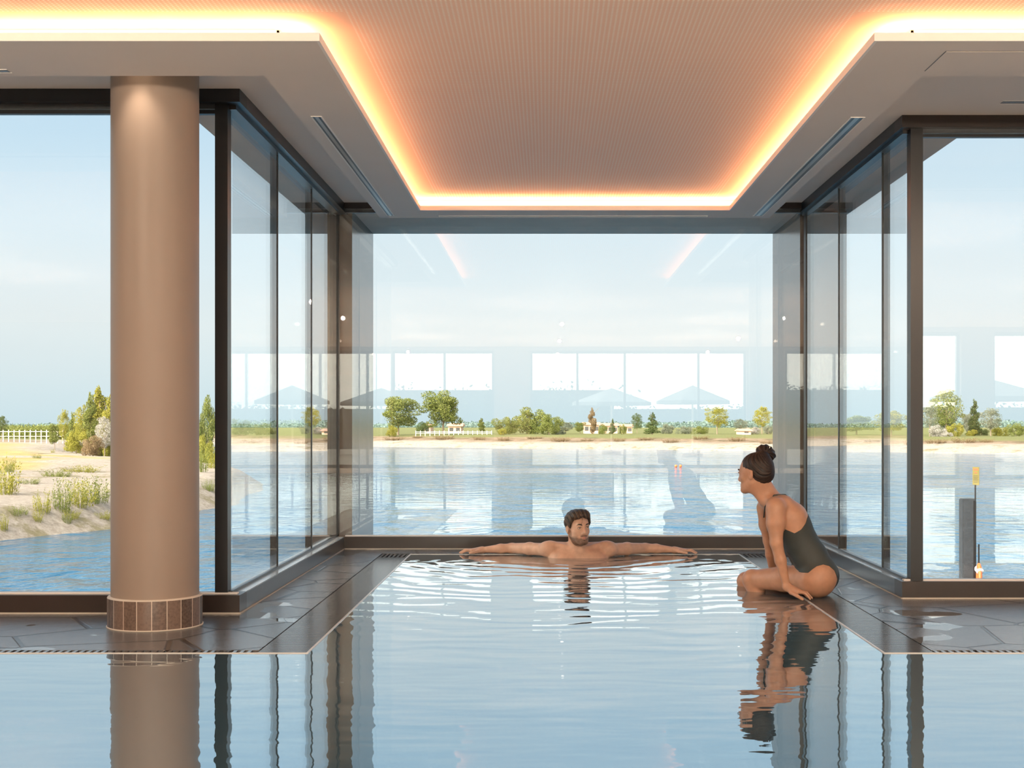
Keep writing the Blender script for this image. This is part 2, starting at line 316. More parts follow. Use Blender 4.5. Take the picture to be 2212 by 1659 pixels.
# ---- walls of the hall (left, right, back) and their baseboards
w = MB().box(HX0-.3, HX0, HY0-.3, YL+.3, -.5, 3.4); struct('wall_left', w, M['wall'])
w = MB().box(HX1, HX1+.3, HY0-.3, YR+.3, -.5, 3.4); struct('wall_right', w, M['wall'])
ZWT = 2.48
WIN = [(-3.27,-1.12),(-.36,4.2),(6.15,6.95),(7.5,10.2)]
w = MB(); xs = [HX0] + [x for a in WIN for x in a] + [HX1]
for i in range(0, len(xs), 2): w.box(xs[i], xs[i+1], HY0-.3, HY0, 0, ZWT)
w.box(HX0, HX1, HY0-.3, HY0, ZWT, 3.4); struct('wall_back', w, pmat('rear_wall_panels', (.28,.22,.18), .6))
muls = [[-2.17],[.64,1.64,3.2],[],[8.9]]
for k, (a, b_) in enumerate(WIN):
    o = sempty('window_%d' % (5+k), ((a+b_)/2, HY0-.15, 0)); s = MB()
    s.box(a, b_, HY0-.18, HY0-.1, .0, .07).box(a, b_, HY0-.18, HY0-.1, ZWT-.06, ZWT)
    for x in [a+.025, b_-.025] + muls[k]: s.box(x-.025, x+.025, HY0-.18, HY0-.1, .07, ZWT-.06)
    s.build('window_frame', M['black'], o); MB().box(a, b_, HY0-.145, HY0-.137, .07, ZWT-.06).build('pane', M['glass'], o)

# ---- front wall left of the bay: sill, header, glass, corner post
def caulk(o, x0, x1, y0, y1): MB().box(x0, x1, y0, y1, 0, .007).build('caulk_line', M['caulk'], o)
o = sempty('window_1', (-4, YL, 0))
MB().box(HX0, XL, YL, YL+.16, 0, ZS).build('window_sill', M['bronze'], o)
MB().box(HX0, XL-.02, YL+.04, YL+.075, ZS, ZS+.008).build('glazing_bead', M['lip'], o)
MB().box(HX0, XL, YL, YL+.16, ZHB, ZHT+.2).build('window_header', M['black'], o)
MB().box(HX0, GL-.05, YL+.05, YL+.10, ZHB-.022, ZHB).build('top_bead', M['sillmetal'], o)
MB().box(HX0, GL-.05, YL+.06, YL+.095, ZHB-.045, ZHB-.026).build('blind_track', M['black'], o)
MB().box(HX0, GL-.02, YLG-.006, YLG+.006, ZS, ZHB).build('pane', M['glass'], o)
MB().box(PX(468,YLG), GL-.004, YLG-.035, YLG+.04, ZS, ZHB).build('corner_post', M['black'], o)
caulk(o, HX0, XL, YL-.006, YL)
# ---- left side of the bay
o = sempty('window_2', (XL, 8.3, 0))
MB().box(XL-.11, XL, YL+.16, YB, 0, ZS-.004).build('window_sill', M['sillmetal'], o)
MB().box(XL-.11, XL-.003, YL+.161, YB, ZS-.004, ZS).build('sill_top', pmat('sill_top_sheen', (.45,.46,.46), .2, .3), o)  # reflected light on the sill top put into a paler colour
MB().box(XL, XL+.005, YL, YB, 0, .006).build('caulk_line', M['caulk'], o)
MB().box(XL-.16, XL, YL+.16, YB+.16, ZHB, ZHT+.2).build('window_header', M['bronze'], o)
ms = [YLG+.01, 7.857, 8.995, GB-.01]
for i in range(3): MB().box(GL-.006, GL+.006, ms[i]+.012, ms[i+1]-.012, ZS, ZHB).build('pane', M['glass'], o)
for y in ms[1:3]: MB().box(GL-.035, GL+.01, y-.009, y+.009, ZS, ZHB).build('mullion', M['black'], o)
MB().box(GL-.05, GL+.012, GB-.05, GB+.03, ZS, ZHB).build('corner_post', M['black'], o)
MB().box(GL-.012, GL+.012, YLG, GB, ZS, ZS+.012).build('glazing_bead', M['black'], o)
MB().box(GL-.015, GL+.03, YLG, GB, ZHB-.02, ZHB).build('blind_track', M['bronze'], o)
# ---- back of the bay
o = sempty('window_3', (.2, YB, 0))
MB().box(XL, XR, YB, YB+.15, 0, ZS).build('window_sill', M['bronze'], o)
MB().box(XL, XR, YB-.005, YB, 0, .006).build('caulk_line', M['caulk'], o)
MB().box(XL, XR, YB+.05, YB+.075, ZS, ZS+.008).build('glazing_bead', M['lip'], o)
MB().box(XL, XR, YB, YB+.15, ZHB+.02, ZHT+.2).build('window_header', M['bronze'], o)
MB().box(XL, XR, YB+.04, YB+.07, ZHB-.005, ZHB+.02).build('top_bead', M['sillmetal'], o)
MB().box(GL+.014, GR-.014, GB-.006, GB+.006, ZS, ZHB+.02).build('pane', M['glass'], o)
# ---- right side of the bay
o = sempty('window_4', (XR, 8.6, 0))
MB().box(XR, XR+.11, YR+.16, YB, 0, ZS-.004).build('window_sill', M['sillmetal'], o)
MB().box(XR+.003, XR+.11, YR+.161, YB, ZS-.004, ZS).build('sill_top', bpy.data.materials['sill_top_sheen'], o)
MB().box(XR-.005, XR, YR, YB, 0, .006).build('caulk_line', M['caulk'], o)
MB().box(XR, XR+.16, YR+.16, YB+.16, ZHB, ZHT+.2).build('window_header', M['black'], o)
ms = [YRG+.01, 7.80, 8.97, GB-.01]
for i in range(3): MB().box(GR-.006, GR+.006, ms[i]+.012, ms[i+1]-.012, ZS, ZHB).build('pane', M['glass'], o)
for y in ms[1:3]: MB().box(GR-.01, GR+.035, y-.009, y+.009, ZS, ZHB).build('mullion', M['black'], o)
MB().box(GR-.012, GR+.05, GB-.05, GB+.03, ZS, ZHB).build('corner_post', M['black'], o)
MB().box(GR-.012, GR+.012, YRG, GB, ZS, ZS+.012).build('glazing_bead', M['black'], o)
MB().box(GR-.03, GR+.015, YRG, GB, ZHB-.02, ZHB).build('blind_track', M['black'], o)
# ---- front wall right of the bay
o = sempty('window_9', (6, YR, 0))
MB().box(XR, HX1, YR, YR+.16, 0, ZS).build('window_sill', M['bronze'], o)
caulk(o, XR, HX1, YR-.006, YR)
MB().box(XR+.02, HX1, YR+.04, YR+.075, ZS, ZS+.008).build('glazing_bead', M['lip'], o)
MB().box(XR, HX1, YR, YR+.16, ZHB, ZHT+.2).build('window_header', M['bronze'], o)
MB().box(GR+.06, HX1, YR+.05, YR+.10, ZHB-.02, ZHB).build('top_bead', M['sillmetal'], o)
MB().box(GR+.06, HX1, YR+.06, YR+.095, ZHB-.04, ZHB-.024).build('blind_track', M['black'], o)
MB().box(GR+.02, HX1, YRG-.006, YRG+.006, ZS, ZHB).build('pane', M['glass'], o)
MB().box(GR+.004, PX(1990,YRG), YRG-.035, YRG+.04, ZS, ZHB).build('corner_post', M['black'], o)

# ---- ceiling: perforated field, outer ceiling, dropped soffit ring with lip and LED cove
SXL, SXR, IXL, IXR = -1.235, 1.64, -.905, 1.30     # soffit outer / inner X in the bay
SYN, IYN, SYF, IYF = 5.87, 5.33, 9.92, 9.56        # soffit near outer / near inner / far outer / far inner
dots = MB()
def strip(x0, x1, y0, y1): dots.add([(x0,y0,ZPER),(x1,y0,ZPER),(x1,y1,ZPER),(x0,y1,ZPER)], [(0,1,2,3)])
DXL, DXR, DY, DYN = -.80, 1.22, 9.64, 5.28
rects = [((HX0,HX1,HY0,DYN),1),((DXL,DXR,DYN,DY),1),
         ((HX0,DXL,DYN,5.72),0),((DXR,HX1,DYN,5.72),0),((DXL,DXR,DY,9.84),0),((-1.15,DXL,5.72,9.84),0),((DXR,1.55,5.72,9.84),0)]
for r, h_ in rects: strip(*r)
me = bpy.data.meshes.new('perforated_panel'); me.from_pydata(dots.v, [], dots.f); me.update()
at = me.attributes.new('holes', 'FLOAT', 'FACE'); at.data.foreach_set('value', [float(h_) for _, h_ in rects])
co_ = sempty('ceiling', (0,0,ZPER)); pc = link('perforated_panel', me, M['perf'], co_); pc.location = (0,0,-ZPER)
o_ = MB()
o_.box(HX0, SXL+.04, 5.83, YL, ZHT, ZHT+.03).box(XL-.02, SXL+.04, YL, YB+.02, ZHT, ZHT+.03)
o_.box(SXR-.04, HX1, 5.83, YR, ZHT, ZHT+.03).box(SXR-.04, XR+.02, YR, YB+.02, ZHT, ZHT+.03).box(SXL, SXR, 9.86, YB+.02, ZHT, ZHT+.03)
o_.build('outer_ceiling', M['soffit'], co_)
def ring(z0, z1, on, off_in=0.0, off_out=0.0):
    # soffit plan as boxes; inner offsets shrink from the inside, outer from the outside
    a, b, c, d = SXL+off_out, IXL-off_in, IXR+off_in, SXR-off_out
    n1, n0, f0, f1 = SYN-off_out, IYN+off_in, IYF+off_in, SYF-off_out
    on.box(HX0, b, n0, n1, z0, z1); on.box(c, HX1, n0, n1, z0, z1)
    on.box(a, b, n1, f1, z0, z1); on.box(c, d, n1, f1, z0, z1); on.box(b, c, f0, f1, z0, z1)
s = MB(); ring(ZSOF, ZSOF+.012, s); s.build('soffit', M['soffit'], co_)
lp = MB(); T = .012; z0, z1 = ZSOF, ZSOF+.032
lp.box(HX0, IXL+.001, IYN-.001, IYN+T, z0-.001, z1).box(IXR-.001, HX1, IYN-.001, IYN+T, z0-.001, z1)
lp.box(IXL-T, IXL+.001, IYN+T, IYF+T, z0-.001, z1).box(IXR-.001, IXR+T, IYN+T, IYF+T, z0-.001, z1).box(IXL, IXR, IYF-.001, IYF+T, z0-.001, z1)
lp.build('soffit_lip', M['lip'], co_)
fs = MB(); z0, z1 = ZSOF+.012, ZHT        # outer fascia closing the cove
fs.box(HX0, SXL+.012, SYN-.012, SYN, z0, z1).box(SXR-.012, HX1, SYN-.012, SYN, z0, z1)
fs.box(SXL, SXL+.012, SYN, SYF, z0, z1).box(SXR-.012, SXR, SYN, SYF, z0, z1).box(SXL, SXR, SYF-.012, SYF, z0, z1)
fs.build('soffit_fascia', M['soffit'], co_)
cv = MB(); z0, z1 = ZSOF+.012, ZPER+.002          # inner cove back
q = .20
cv.box(HX0, IXL-q, IYN+q, IYN+q+.01, z0, z1).box(IXR+q, HX1, IYN+q, IYN+q+.01, z0, z1)
cv.box(IXL-q-.01, IXL-q, IYN+q, IYF+q, z0, z1).box(IXR+q, IXR+q+.01, IYN+q, IYF+q, z0, z1).box(IXL-q, IXR+q, IYF+q, IYF+q+.01, z0, z1)
cv.build('cove_back', M['lip'], co_)
# LED strips lying in the cove
def led(x0, x1, y0, y1, label):
    s = MB().box(x0, x1, y0, y1, ZSOF+.036, ZSOF+.044).box(x0, x1, y0+.003, y1-.003, ZSOF+.0125, ZSOF+.036) if False else MB().box(x0, x1, y0, y1, ZSOF+.034, ZSOF+.044); o = s.build('led_strip', M['led']); tag(o, label, 'light strip', 'orange light strips in the ceiling cove'); return o
q = .11; wq = .014
led(HX0+.05, IXL-q-wq, IYN+q, IYN+q+wq, 'orange light strip glowing behind the ceiling lip above the column')
led(IXR+q+wq, HX1-.05, IYN+q, IYN+q+wq, 'orange light strip glowing behind the ceiling lip at the near right')
led(IXL-q-wq, IXL-q, IYN+q, IYF+q, 'orange light strip glowing along the left cove of the bay ceiling')
led(IXR+q, IXR+q+wq, IYN+q, IYF+q, 'orange light strip glowing along the right cove of the bay ceiling')
led(IXL-q+.03, IXR+q-.03, IYF+q, IYF+q+wq, 'orange light strip glowing in the far cove above the back window')
# slot vents
M['slot'] = pmat('brushed_slot_metal', (.38,.34,.31), .3, .7)
def slot(x0, x1, y0, y1, z, label, along='y'):
    o = empty('slot_vent', ((x0+x1)/2, (y0+y1)/2, z)); tag(o, label, 'ceiling vent')
    MB().box(x0, x1, y0, y1, z-.0012, z-.0004).build('dark_slot', M['channel'], o)
    s = MB(); 
    if along == 'y':
        w_ = x1-x0
        s.box(x0-.004, x0+.003, y0-.004, y1+.004, z-.004, z-.0002).box(x1-.003, x1+.004, y0-.004, y1+.004, z-.004, z-.0002)
        s.box(x0-.004, x1+.004, y0-.006, y0, z-.004, z-.0002).box(x0-.004, x1+.004, y1, y1+.006, z-.004, z-.0002)
        s.build('slot_frame', M['lip'], o)
        MB().box(x0+w_*.30, x0+w_*.66, y0, y1, z-.003, z-.0013).build('deflector_blade', M['slot'], o)
    else:
        w_ = y1-y0
        s.box(x0-.004, x1+.004, y0-.004, y0+.002, z-.003, z-.0002).box(x0-.004, x1+.004, y1-.002, y1+.004, z-.003, z-.0002)
        s.build('slot_frame', M['lip'], o)
        MB().box(x0, x1, y0+w_*.35, y0+w_*.6, z-.0025, z-.0013).build('deflector_blade', M['slot'], o)
slot(-1.165, -1.118, 6.64, 9.80, ZSOF, 'long narrow slot vent in the left ceiling soffit of the bay')
slot(1.508, 1.573, 6.66, 9.82, ZSOF, 'long narrow slot vent in the right ceiling soffit of the bay')
slot(-.79, 1.17, 9.82, 9.86, ZSOF, 'thin slot vent in the far soffit just above the back window', 'x')
slot(-5.5, PX(18,5.785), 5.76, 5.81, ZSOF, 'short end of a slot vent at the left edge of the soffit', 'x')
slot(PX(2165,6.906), 6.5, 6.88, 6.94, ZHT, 'slot vent in the recessed ceiling at the right edge', 'x')
o = MB().box(1.63, 4.6, 5.48, 5.785, ZSOF-.0025, ZSOF-.0005).build('access_panel', M['soffit'], co_)
g_ = MB().box(1.626, 4.604, 5.476, 5.789, ZSOF-.001, ZSOF-.0001).build('panel_gap', M['channel'], co_); 
# column
CXX, CYY = PX(336, 6.27), 6.265
o = empty('column', (CXX, CYY, 0)); tag(o, 'round beige plastered column with a brown tiled foot, left of the bay', 'column')
MB().lathe([(.199,.138),(.199,ZHT)], (CXX,CYY,0), 96).build('shaft', M['column'], o, smooth=True)
m, nt, out = new_mat('skirt_tiles'); p = N(nt, 'ShaderNodeBsdfPrincipled', i_Roughness=.35)
tc = N(nt, 'ShaderNodeTexCoord'); sx = N(nt, 'ShaderNodeSeparateXYZ'); L(nt, tc.outputs['Object'], sx.inputs[0])
a2 = N(nt, 'ShaderNodeMath', operation='ARCTAN2'); L(nt, sx.outputs[1], a2.inputs[0]); L(nt, sx.outputs[0], a2.inputs[1])
NT = 20
ml = N(nt, 'ShaderNodeMath', operation='MULTIPLY_ADD'); L(nt, a2.outputs[0], ml.inputs[0]); ml.inputs[1].default_value = NT/(2*math.pi); ml.inputs[2].default_value = NT+.35
fr = N(nt, 'ShaderNodeMath', operation='FRACT'); L(nt, ml.outputs[0], fr.inputs[0])
cf = N(nt, 'ShaderNodeMath', operation='FLOOR'); L(nt, ml.outputs[0], cf.inputs[0]); wn = N(nt, 'ShaderNodeTexWhiteNoise', noise_dimensions='1D'); L(nt, cf.outputs[0], wn.inputs['W'])
gt = N(nt, 'ShaderNodeMath', operation='LESS_THAN'); L(nt, fr.outputs[0], gt.inputs[0]); gt.inputs[1].default_value = .05
nn = N(nt, 'ShaderNodeTexNoise', i_Scale=90.0, i_Detail=5.0); L(nt, tc.outputs['Object'], nn.inputs['Vector'])
av = N(nt, 'ShaderNodeMath', operation='MULTIPLY_ADD'); L(nt, wn.outputs[0], av.inputs[0]); av.inputs[1].default_value = .4; L(nt, nn.outputs['Fac'], av.inputs[2])
tr_ = ramp(nt, av.outputs[0], [(.3,(.055,.038,.03)),(.9,(.17,.12,.095))])
cm = N(nt, 'ShaderNodeMix', data_type='RGBA'); L(nt, gt.outputs[0], cm.inputs[0]); L(nt, tr_.outputs[0], cm.inputs[6]); cm.inputs[7].default_value = (.60,.52,.43,1)
L(nt, cm.outputs[2], p.inputs['Base Color']); L(nt, p.outputs[0], out.inputs[0])
s = MB().lathe([(.2145,.004),(.2145,.136)], (0,0,0), 96); so_ = s.build('tile_skirt', m, o, smooth=True, loc=(0,0,0))
MB().lathe([(.2145,.136),(.212,.141),(.198,.143)], (CXX,CYY,0), 96).build('skirt_cap', M['caulk'], o, smooth=True)
MB().lathe([(.2145,.0),(.2185,.0),(.2185,.005),(.2145,.006)], (CXX,CYY,0), 96).build('skirt_caulk', M['caulk'], o, smooth=True)
# downlight above the column
o = empty('downlight', (CXX-.02, 5.955, ZHT)); tag(o, 'small recessed downlight in the ceiling in front of the column', 'ceiling light')
MB().lathe([(.028,-.004),(.034,-.004),(.034,0),(.028,0)], (CXX-.02,5.955,ZHT), 24).build('trim_ring', M['lip'], o)
MB().lathe([(.0005,-.001),(.028,-.001)], (CXX-.02,5.955,ZHT), 24).build('lamp_lens', emat('downlight_glow', (1,.72,.48), 30), o)
def spot(x, y, z, e, size, blend=.6, col=(1,.78,.58), tgt=None):
    l = bpy.data.lights.new('downlight_beam', 'SPOT'); l.energy = e; l.spot_size = math.radians(size); l.spot_blend = blend; l.color = col; l.shadow_soft_size = .02
    o = bpy.data.objects.new('downlight_beam', l); C.objects.link(o); o.location = (x,y,z)
    if tgt: o.rotation_euler = (Vector((x,y,z))-Vector(tgt)).to_track_quat('Z','Y').to_euler()
    return o
spot(CXX-.02, 5.955, ZHT-.01, 12, 88, .8)
# unseen point lights without fixtures, added as warm fill for the interior
M['hfill'] = emat('hall_fill_glow', (1,.80,.62), 20)
for k, (x, y) in enumerate([(-2.6,3.2),(0.2,2.2),(3.0,3.2),(-2.6,-.8),(.2,-1.5),(3.0,-.8),(-2.6,-4.8),(.2,-5.6),(3.0,-4.8),(6.5,3.2),(6.5,-1),(-6,3.2),(-6,-1)]):
    l = bpy.data.lights.new('hall_fill', 'POINT'); l.shadow_soft_size = .022; l.energy = 84; l.color = (1,.80,.62)
    lo = bpy.data.objects.new('hall_fill', l); C.objects.link(lo); lo.location = (x, y, 2.28)

# ---- outside shell: roofs, unseen height added over the hall to block sun, portal fins
s = MB().box(HX0-.3, XL-.16, HY0-.3, YL+.17, ZHT+.2, 6.4).box(XL-.16, XR+.16, HY0-.3, YL+.17, ZHT+.2, 6.4).box(XR+.16, HX1+.3, HY0-.3, YR+.17, ZHT+.2, 6.4)
s.box(XL-.16, XR+.16, YL+.17, YB+.16, ZHT+.2, 3.45)
struct('hall_roof_sun_block', s, M['concrete'])
ZO = .94+1.62
s = MB().box(-1.875, XL-.16, YL+.17, 11.46, ZO, ZO+.5).box(XR+.16, 2.325, YR+.17, 11.46, ZO, ZO+.5).box(XL-.16, XR+.16, YB+.16, 11.46, ZO, ZO+.5)
struct('bay_roof_overhang', s, pmat('overhang_render', (.85,.66,.53), .8, noise=.12, nscale=4))
s = MB().box(-1.84, -1.485, YB+.17, 11.46, -3, ZO); struct('portal_fin_left', s, M['cladding'])
s = MB().box(1.925, 2.28, YB+.17, 11.46, -3, ZO); struct('portal_fin_right', s, M['cladding'])
s = MB().box(XL-.16, XR+.16, YL+.17, 11.46, -3, -.5).box(HX0-.3, HX1+.3, HY0-.3, YL+.17, -3, -1.45); struct('foundation', s, M['concrete'])
# ================================================================ LAKE, SHORES, TREES
ZLAKE = -2.2
s = MB().add([(-600,YL-40,ZLAKE),(600,YL-40,ZLAKE),(600,900,ZLAKE),(-600,900,ZLAKE)], [(0,1,2,3)])
struct('lake', s, M['lake'])
SPIT = np.array([(-30,-40),(-19,10),(-16.2,26),(-14.8,36),(-13.2,40.5),(-12.2,47),(-12.5,53),(-13.3,62),(-15.5,72),(-20,82),(-30,95),(-43,120),(-52,150),(-62,196),(-200,300)], float)
def spit_d(X, Y):            # signed distance, positive on land (to the left of the shoreline)
    best = np.full(X.shape, 1e9); sg = np.ones(X.shape)
    for a, b in zip(SPIT[:-1], SPIT[1:]):
        ab = b-a; t = np.clip(((X-a[0])*ab[0]+(Y-a[1])*ab[1])/(ab@ab), 0, 1)
        dx, dy = X-(a[0]+t*ab[0]), Y-(a[1]+t*ab[1]); d = np.hypot(dx, dy); cr = ab[0]*dy-ab[1]*dx
        m_ = d < best; best = np.where(m_, d, best); sg = np.where(m_, np.sign(cr), sg)
    return best*sg
def vnoise(X, Y, s, seed=0):
    r = np.random.default_rng(seed).random((64,64)); x, y = X/s, Y/s; xi, yi = np.floor(x).astype(int), np.floor(y).astype(int); fx, fy = x-xi, y-yi
    fx, fy = fx*fx*(3-2*fx), fy*fy*(3-2*fy); g = lambda i, j: r[(xi+i) % 64, (yi+j) % 64]
    return (g(0,0)*(1-fx)+g(1,0)*fx)*(1-fy)+(g(0,1)*(1-fx)+g(1,1)*fx)*fy
def far_s(X, Y): return Y - (182 - .614*(X+22.7)) - 3*(vnoise(X, Y*0, 12, 3)-.5)
def height(X, Y):
    d1 = spit_d(X, Y) + 1.0*(vnoise(X, Y, 4, 1)-.5)
    h1 = np.interp(d1, [-3,0,1.35,1.9,5,9,20,80,400], [-3.4,-2.2,-1.42,-1.32,-1.20,-1.03,-.92,-.78,-.7])
    d2 = far_s(X, Y)
    h2 = np.interp(d2, [-6,0,3,8,16,22,60,600], [-3.2,-2.2,-1.75,-1.4,-1.02,-.72,-.66,-.62])
    h = np.maximum(h1, h2)
    bump_ = (vnoise(X, Y, 2.3, 5)-.5)*.16+(vnoise(X, Y, 7, 6)-.5)*.2
    amp = np.where(h > -2.1, np.clip((h+2.2)*2, 0, 1), 0)*np.clip(70/np.maximum(Y,30), .12, 1)
    return h+bump_*amp*np.where(d1 > 25, .3, 1), d1, d2
def hz(x, y): return float(height(np.array([x], float), np.array([y], float))[0][0])
def terrain(name, xs, ys, keep):
    X, Y = np.meshgrid(xs, ys); Z, d1, d2 = height(X, Y)
    nx, ny = len(xs), len(ys); v = np.stack([X.ravel(), Y.ravel(), Z.ravel()], 1)
    idx = np.arange(nx*ny).reshape(ny, nx)
    q = np.stack([idx[:-1,:-1], idx[:-1,1:], idx[1:,1:], idx[1:,:-1]], -1).reshape(-1,4)
    zz = Z.ravel()[q].max(1); k = (zz > -2.5) & keep(X.ravel()[q].mean(1), Y.ravel()[q].mean(1)); q = q[k]
    used, inv = np.unique(q, return_inverse=True); v = v[used]; q = inv.reshape(-1,4)
    me = bpy.data.meshes.new(name); me.from_pydata(v.tolist(), [], q.tolist()); me.update()
    D1, D2, X_, Y_ = d1.ravel()[used], d2.ravel()[used], v[:,0], v[:,1]
    nz = vnoise(X_, Y_, 5, 8)*2-1
    lawn = np.maximum(np.clip((D1-9-2.5*nz)/2, 0, 1), np.clip((Y_-79-2*nz)/3, 0, 1)*np.clip((D1-4)/2, 0, 1))*np.clip((150-Y_)/12, 0, 1)
    scrub = np.clip((D2-7-3*nz)/3, 0, 1)*np.clip((30-D2)/6, 0, 1)*(D1 < 0) + np.clip((Y_-146)/6,0,1)*np.clip((163-Y_)/4,0,1)*(D1 > 6)
    field = np.clip((D2-15-2*nz)/3, 0, 1)*(D1 < 6) + np.clip((Y_-163)/4, 0, 1)*(D1 > 6)
    ca = me.attributes.new('cover', 'FLOAT_COLOR', 'POINT')
    ca.data.foreach_set('color', np.stack([lawn, np.clip(scrub,0,1), np.clip(field,0,1), np.ones_like(lawn)], 1).ravel().astype(np.float32))
    o = link(name, me, M['ground'], smooth=True); tag(o, kind='structure'); return o
terrain('near_bank', np.arange(-50,-9,.3), np.arange(20,100,.3), lambda x, y: (x > -49.9))
terrain('far_shore', np.arange(-260,240,2.0), np.concatenate([np.arange(98,260,1.0), np.arange(260,900,25)]), lambda x, y: y > 98)

# ---- foliage
def leafmat(name, c1, c2, c3):
    m, nt, out = new_mat(name); tc = N(nt, 'ShaderNodeTexCoord'); at = N(nt, 'ShaderNodeAttribute', attribute_name='tone')
    r = ramp(nt, at.outputs['Fac'], [(0,c1),(.5,c2),(1,c3)])
    p = N(nt, 'ShaderNodeBsdfDiffuse'); t = N(nt, 'ShaderNodeBsdfTranslucent'); L(nt, r.outputs[0], p.inputs[0]); L(nt, r.outputs[0], t.inputs[0])
    mx = N(nt, 'ShaderNodeMixShader', i_0=.3); L(nt, p.outputs[0], mx.inputs[1]); L(nt, t.outputs[0], mx.inputs[2]); L(nt, mx.outputs[0], out.inputs[0]); return m
LM = {'green': leafmat('leaves_green', (0.081,0.109,0.029), (0.186,0.211,0.058), (0.310,0.314,0.116)),
      'yellow': leafmat('leaves_yellow_green', (0.124,0.136,0.024), (0.285,0.273,0.050), (0.421,0.382,0.099)),
      'dark': leafmat('leaves_dark_green', (0.043,0.068,0.029), (0.099,0.136,0.050), (0.186,0.205,0.083)),
      'grey': leafmat('leaves_grey_green', (0.112,0.136,0.099), (0.211,0.232,0.165), (0.341,0.341,0.272)),
      'blossom': leafmat('pale_blossom', (0.260,0.232,0.182), (0.408,0.382,0.330), (0.526,0.518,0.512)),
      'rust': leafmat('leaves_rusty', (0.136,0.089,0.050), (0.260,0.184,0.099), (0.359,0.286,0.182)),
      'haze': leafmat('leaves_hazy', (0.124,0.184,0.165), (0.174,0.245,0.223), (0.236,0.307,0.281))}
M['bark'] = pmat('bark', (.22,.17,.12), .9)
def crown(blobs, n, leaf, seed, hollow=.55):
    r = np.random.default_rng(seed); V = []; T = []
    vol = np.array([b[3]*b[4]*b[5] for b in blobs])**(.66); cnt = np.maximum((n*vol/vol.sum()).astype(int), 4)
    for (x, y, z, a, b, c), k in zip(blobs, cnt):
        u = r.normal(size=(k,3)); u /= np.linalg.norm(u, axis=1)[:,None]; rad = hollow+(1-hollow)*r.random(k)**.5
        rad *= 1+.12*np.sin(u[:,0]*7+seed)*np.cos(u[:,2]*9)
        ctr = np.array([x,y,z])+u*np.array([a,b,c])*rad[:,None]
        nrm = u*.9+r.normal(size=(k,3))*.8; nrm /= np.linalg.norm(nrm, axis=1)[:,None]
        t1 = np.cross(nrm, r.normal(size=(k,3))); t1 /= np.linalg.norm(t1, axis=1)[:,None]; t2 = np.cross(nrm, t1)
        s_ = leaf*(.6+.8*r.random(k))[:,None]
        V.append(np.stack([ctr-t1*s_, ctr+t2*s_*.6, ctr+t1*s_, ctr-t2*s_*.6], 1).reshape(-1,3)); T.append(r.random(k)*.8+.2*r.random())
    V = np.concatenate(V); T = np.concatenate(T); q = np.arange(len(V)).reshape(-1,4)
    me = bpy.data.meshes.new('crown'); me.from_pydata(V.tolist(), [], q.tolist()); me.update()
    a = me.attributes.new('tone', 'FLOAT', 'FACE'); a.data.foreach_set('value', T.astype(np.float32)); return me
def blobs_for(kind, seed):
    r = random.Random(seed); B = []
    if kind == 'round':
        for k in range(26):
            a = r.uniform(0, 6.28); zz = r.uniform(.22,.86); rr = .42*math.sqrt(max(.05, 1-((zz-.5)/.48)**2))*r.uniform(.3,1)
            B.append((rr*math.cos(a), rr*math.sin(a), zz, *(r.uniform(.09,.17) for _ in 'ab'), r.uniform(.07,.13)))
        B.append((0,0,.5,.28,.28,.3))
    elif kind == 'bush':
        for k in range(22):
            a = r.uniform(0, 6.28); rr = .42*math.sqrt(r.random()); B.append((rr*math.cos(a), rr*math.sin(a), r.uniform(.1,.78*(1-rr*1.1)+.12), *(r.uniform(.1,.18) for _ in 'ab'), r.uniform(.1,.2)))
    elif kind == 'conifer':
        for k in range(24):
            zz = k/24; w_ = .24*(1-zz)**.8+.03; a = r.uniform(0, 6.28); B.append((w_*.5*math.cos(a), w_*.5*math.sin(a), .08+.88*zz, w_*.75, w_*.75, .06))
    elif kind == 'poplar':
        for k in range(22):
            zz = k/22; w_ = .16*math.sin(math.pi*(zz*.8+.18))+.02; a = r.uniform(0, 6.28); B.append((w_*.5*math.cos(a), w_*.5*math.sin(a), .08+.88*zz, w_*.7, w_*.7, .075))
    elif kind == 'airy':
        for k in range(60):
            a = r.uniform(0, 6.28); zz = r.uniform(.28,.97); rr = .42*math.sqrt(max(.04, 1-((zz-.6)/.42)**2))*r.uniform(.1,1); B.append((rr*math.cos(a), rr*math.sin(a), zz, *(r.uniform(.04,.09) for _ in 'ab'), r.uniform(.03,.07)))
        B.append((0,0,.6,.38,.38,.34))
    return B
CR = {}
def crown_for(kind, v):
    if (kind, v) not in CR:
        n, lf = {'round': (11000,.015), 'bush': (9000,.017), 'conifer': (7000,.015), 'poplar': (11000,.012), 'airy': (9000,.012)}[kind]
        CR[(kind, v)] = (crown(blobs_for(kind, v*13+5), n, lf, v*7+1), None)
    return CR[(kind, v)][0]
def trunk_mesh(kind, v):
    r = random.Random(v*3+1); mb = MB()
    top = {'round':.5,'bush':.3,'conifer':.85,'poplar':.8,'airy':.6}[kind]
    mb.tube([(0,0,-.03),(r.uniform(-.01,.01),0,top*.5),(r.uniform(-.03,.03),0,top)], [.024,.017,.008], 7)
    for k in range(7 if kind in ('round','airy') else 3):
        a = r.uniform(0,6.28); z0 = top*r.uniform(.4,.9); l_ = r.uniform(.15,.34); mb.tube([(0,0,z0),(l_*.5*math.cos(a), l_*.5*math.sin(a), z0+l_*.5),(l_*math.cos(a), l_*math.sin(a), z0+l_*.95)], [.010,.006,.003], 5)
    return mb.mesh('trunk')
TR = {}
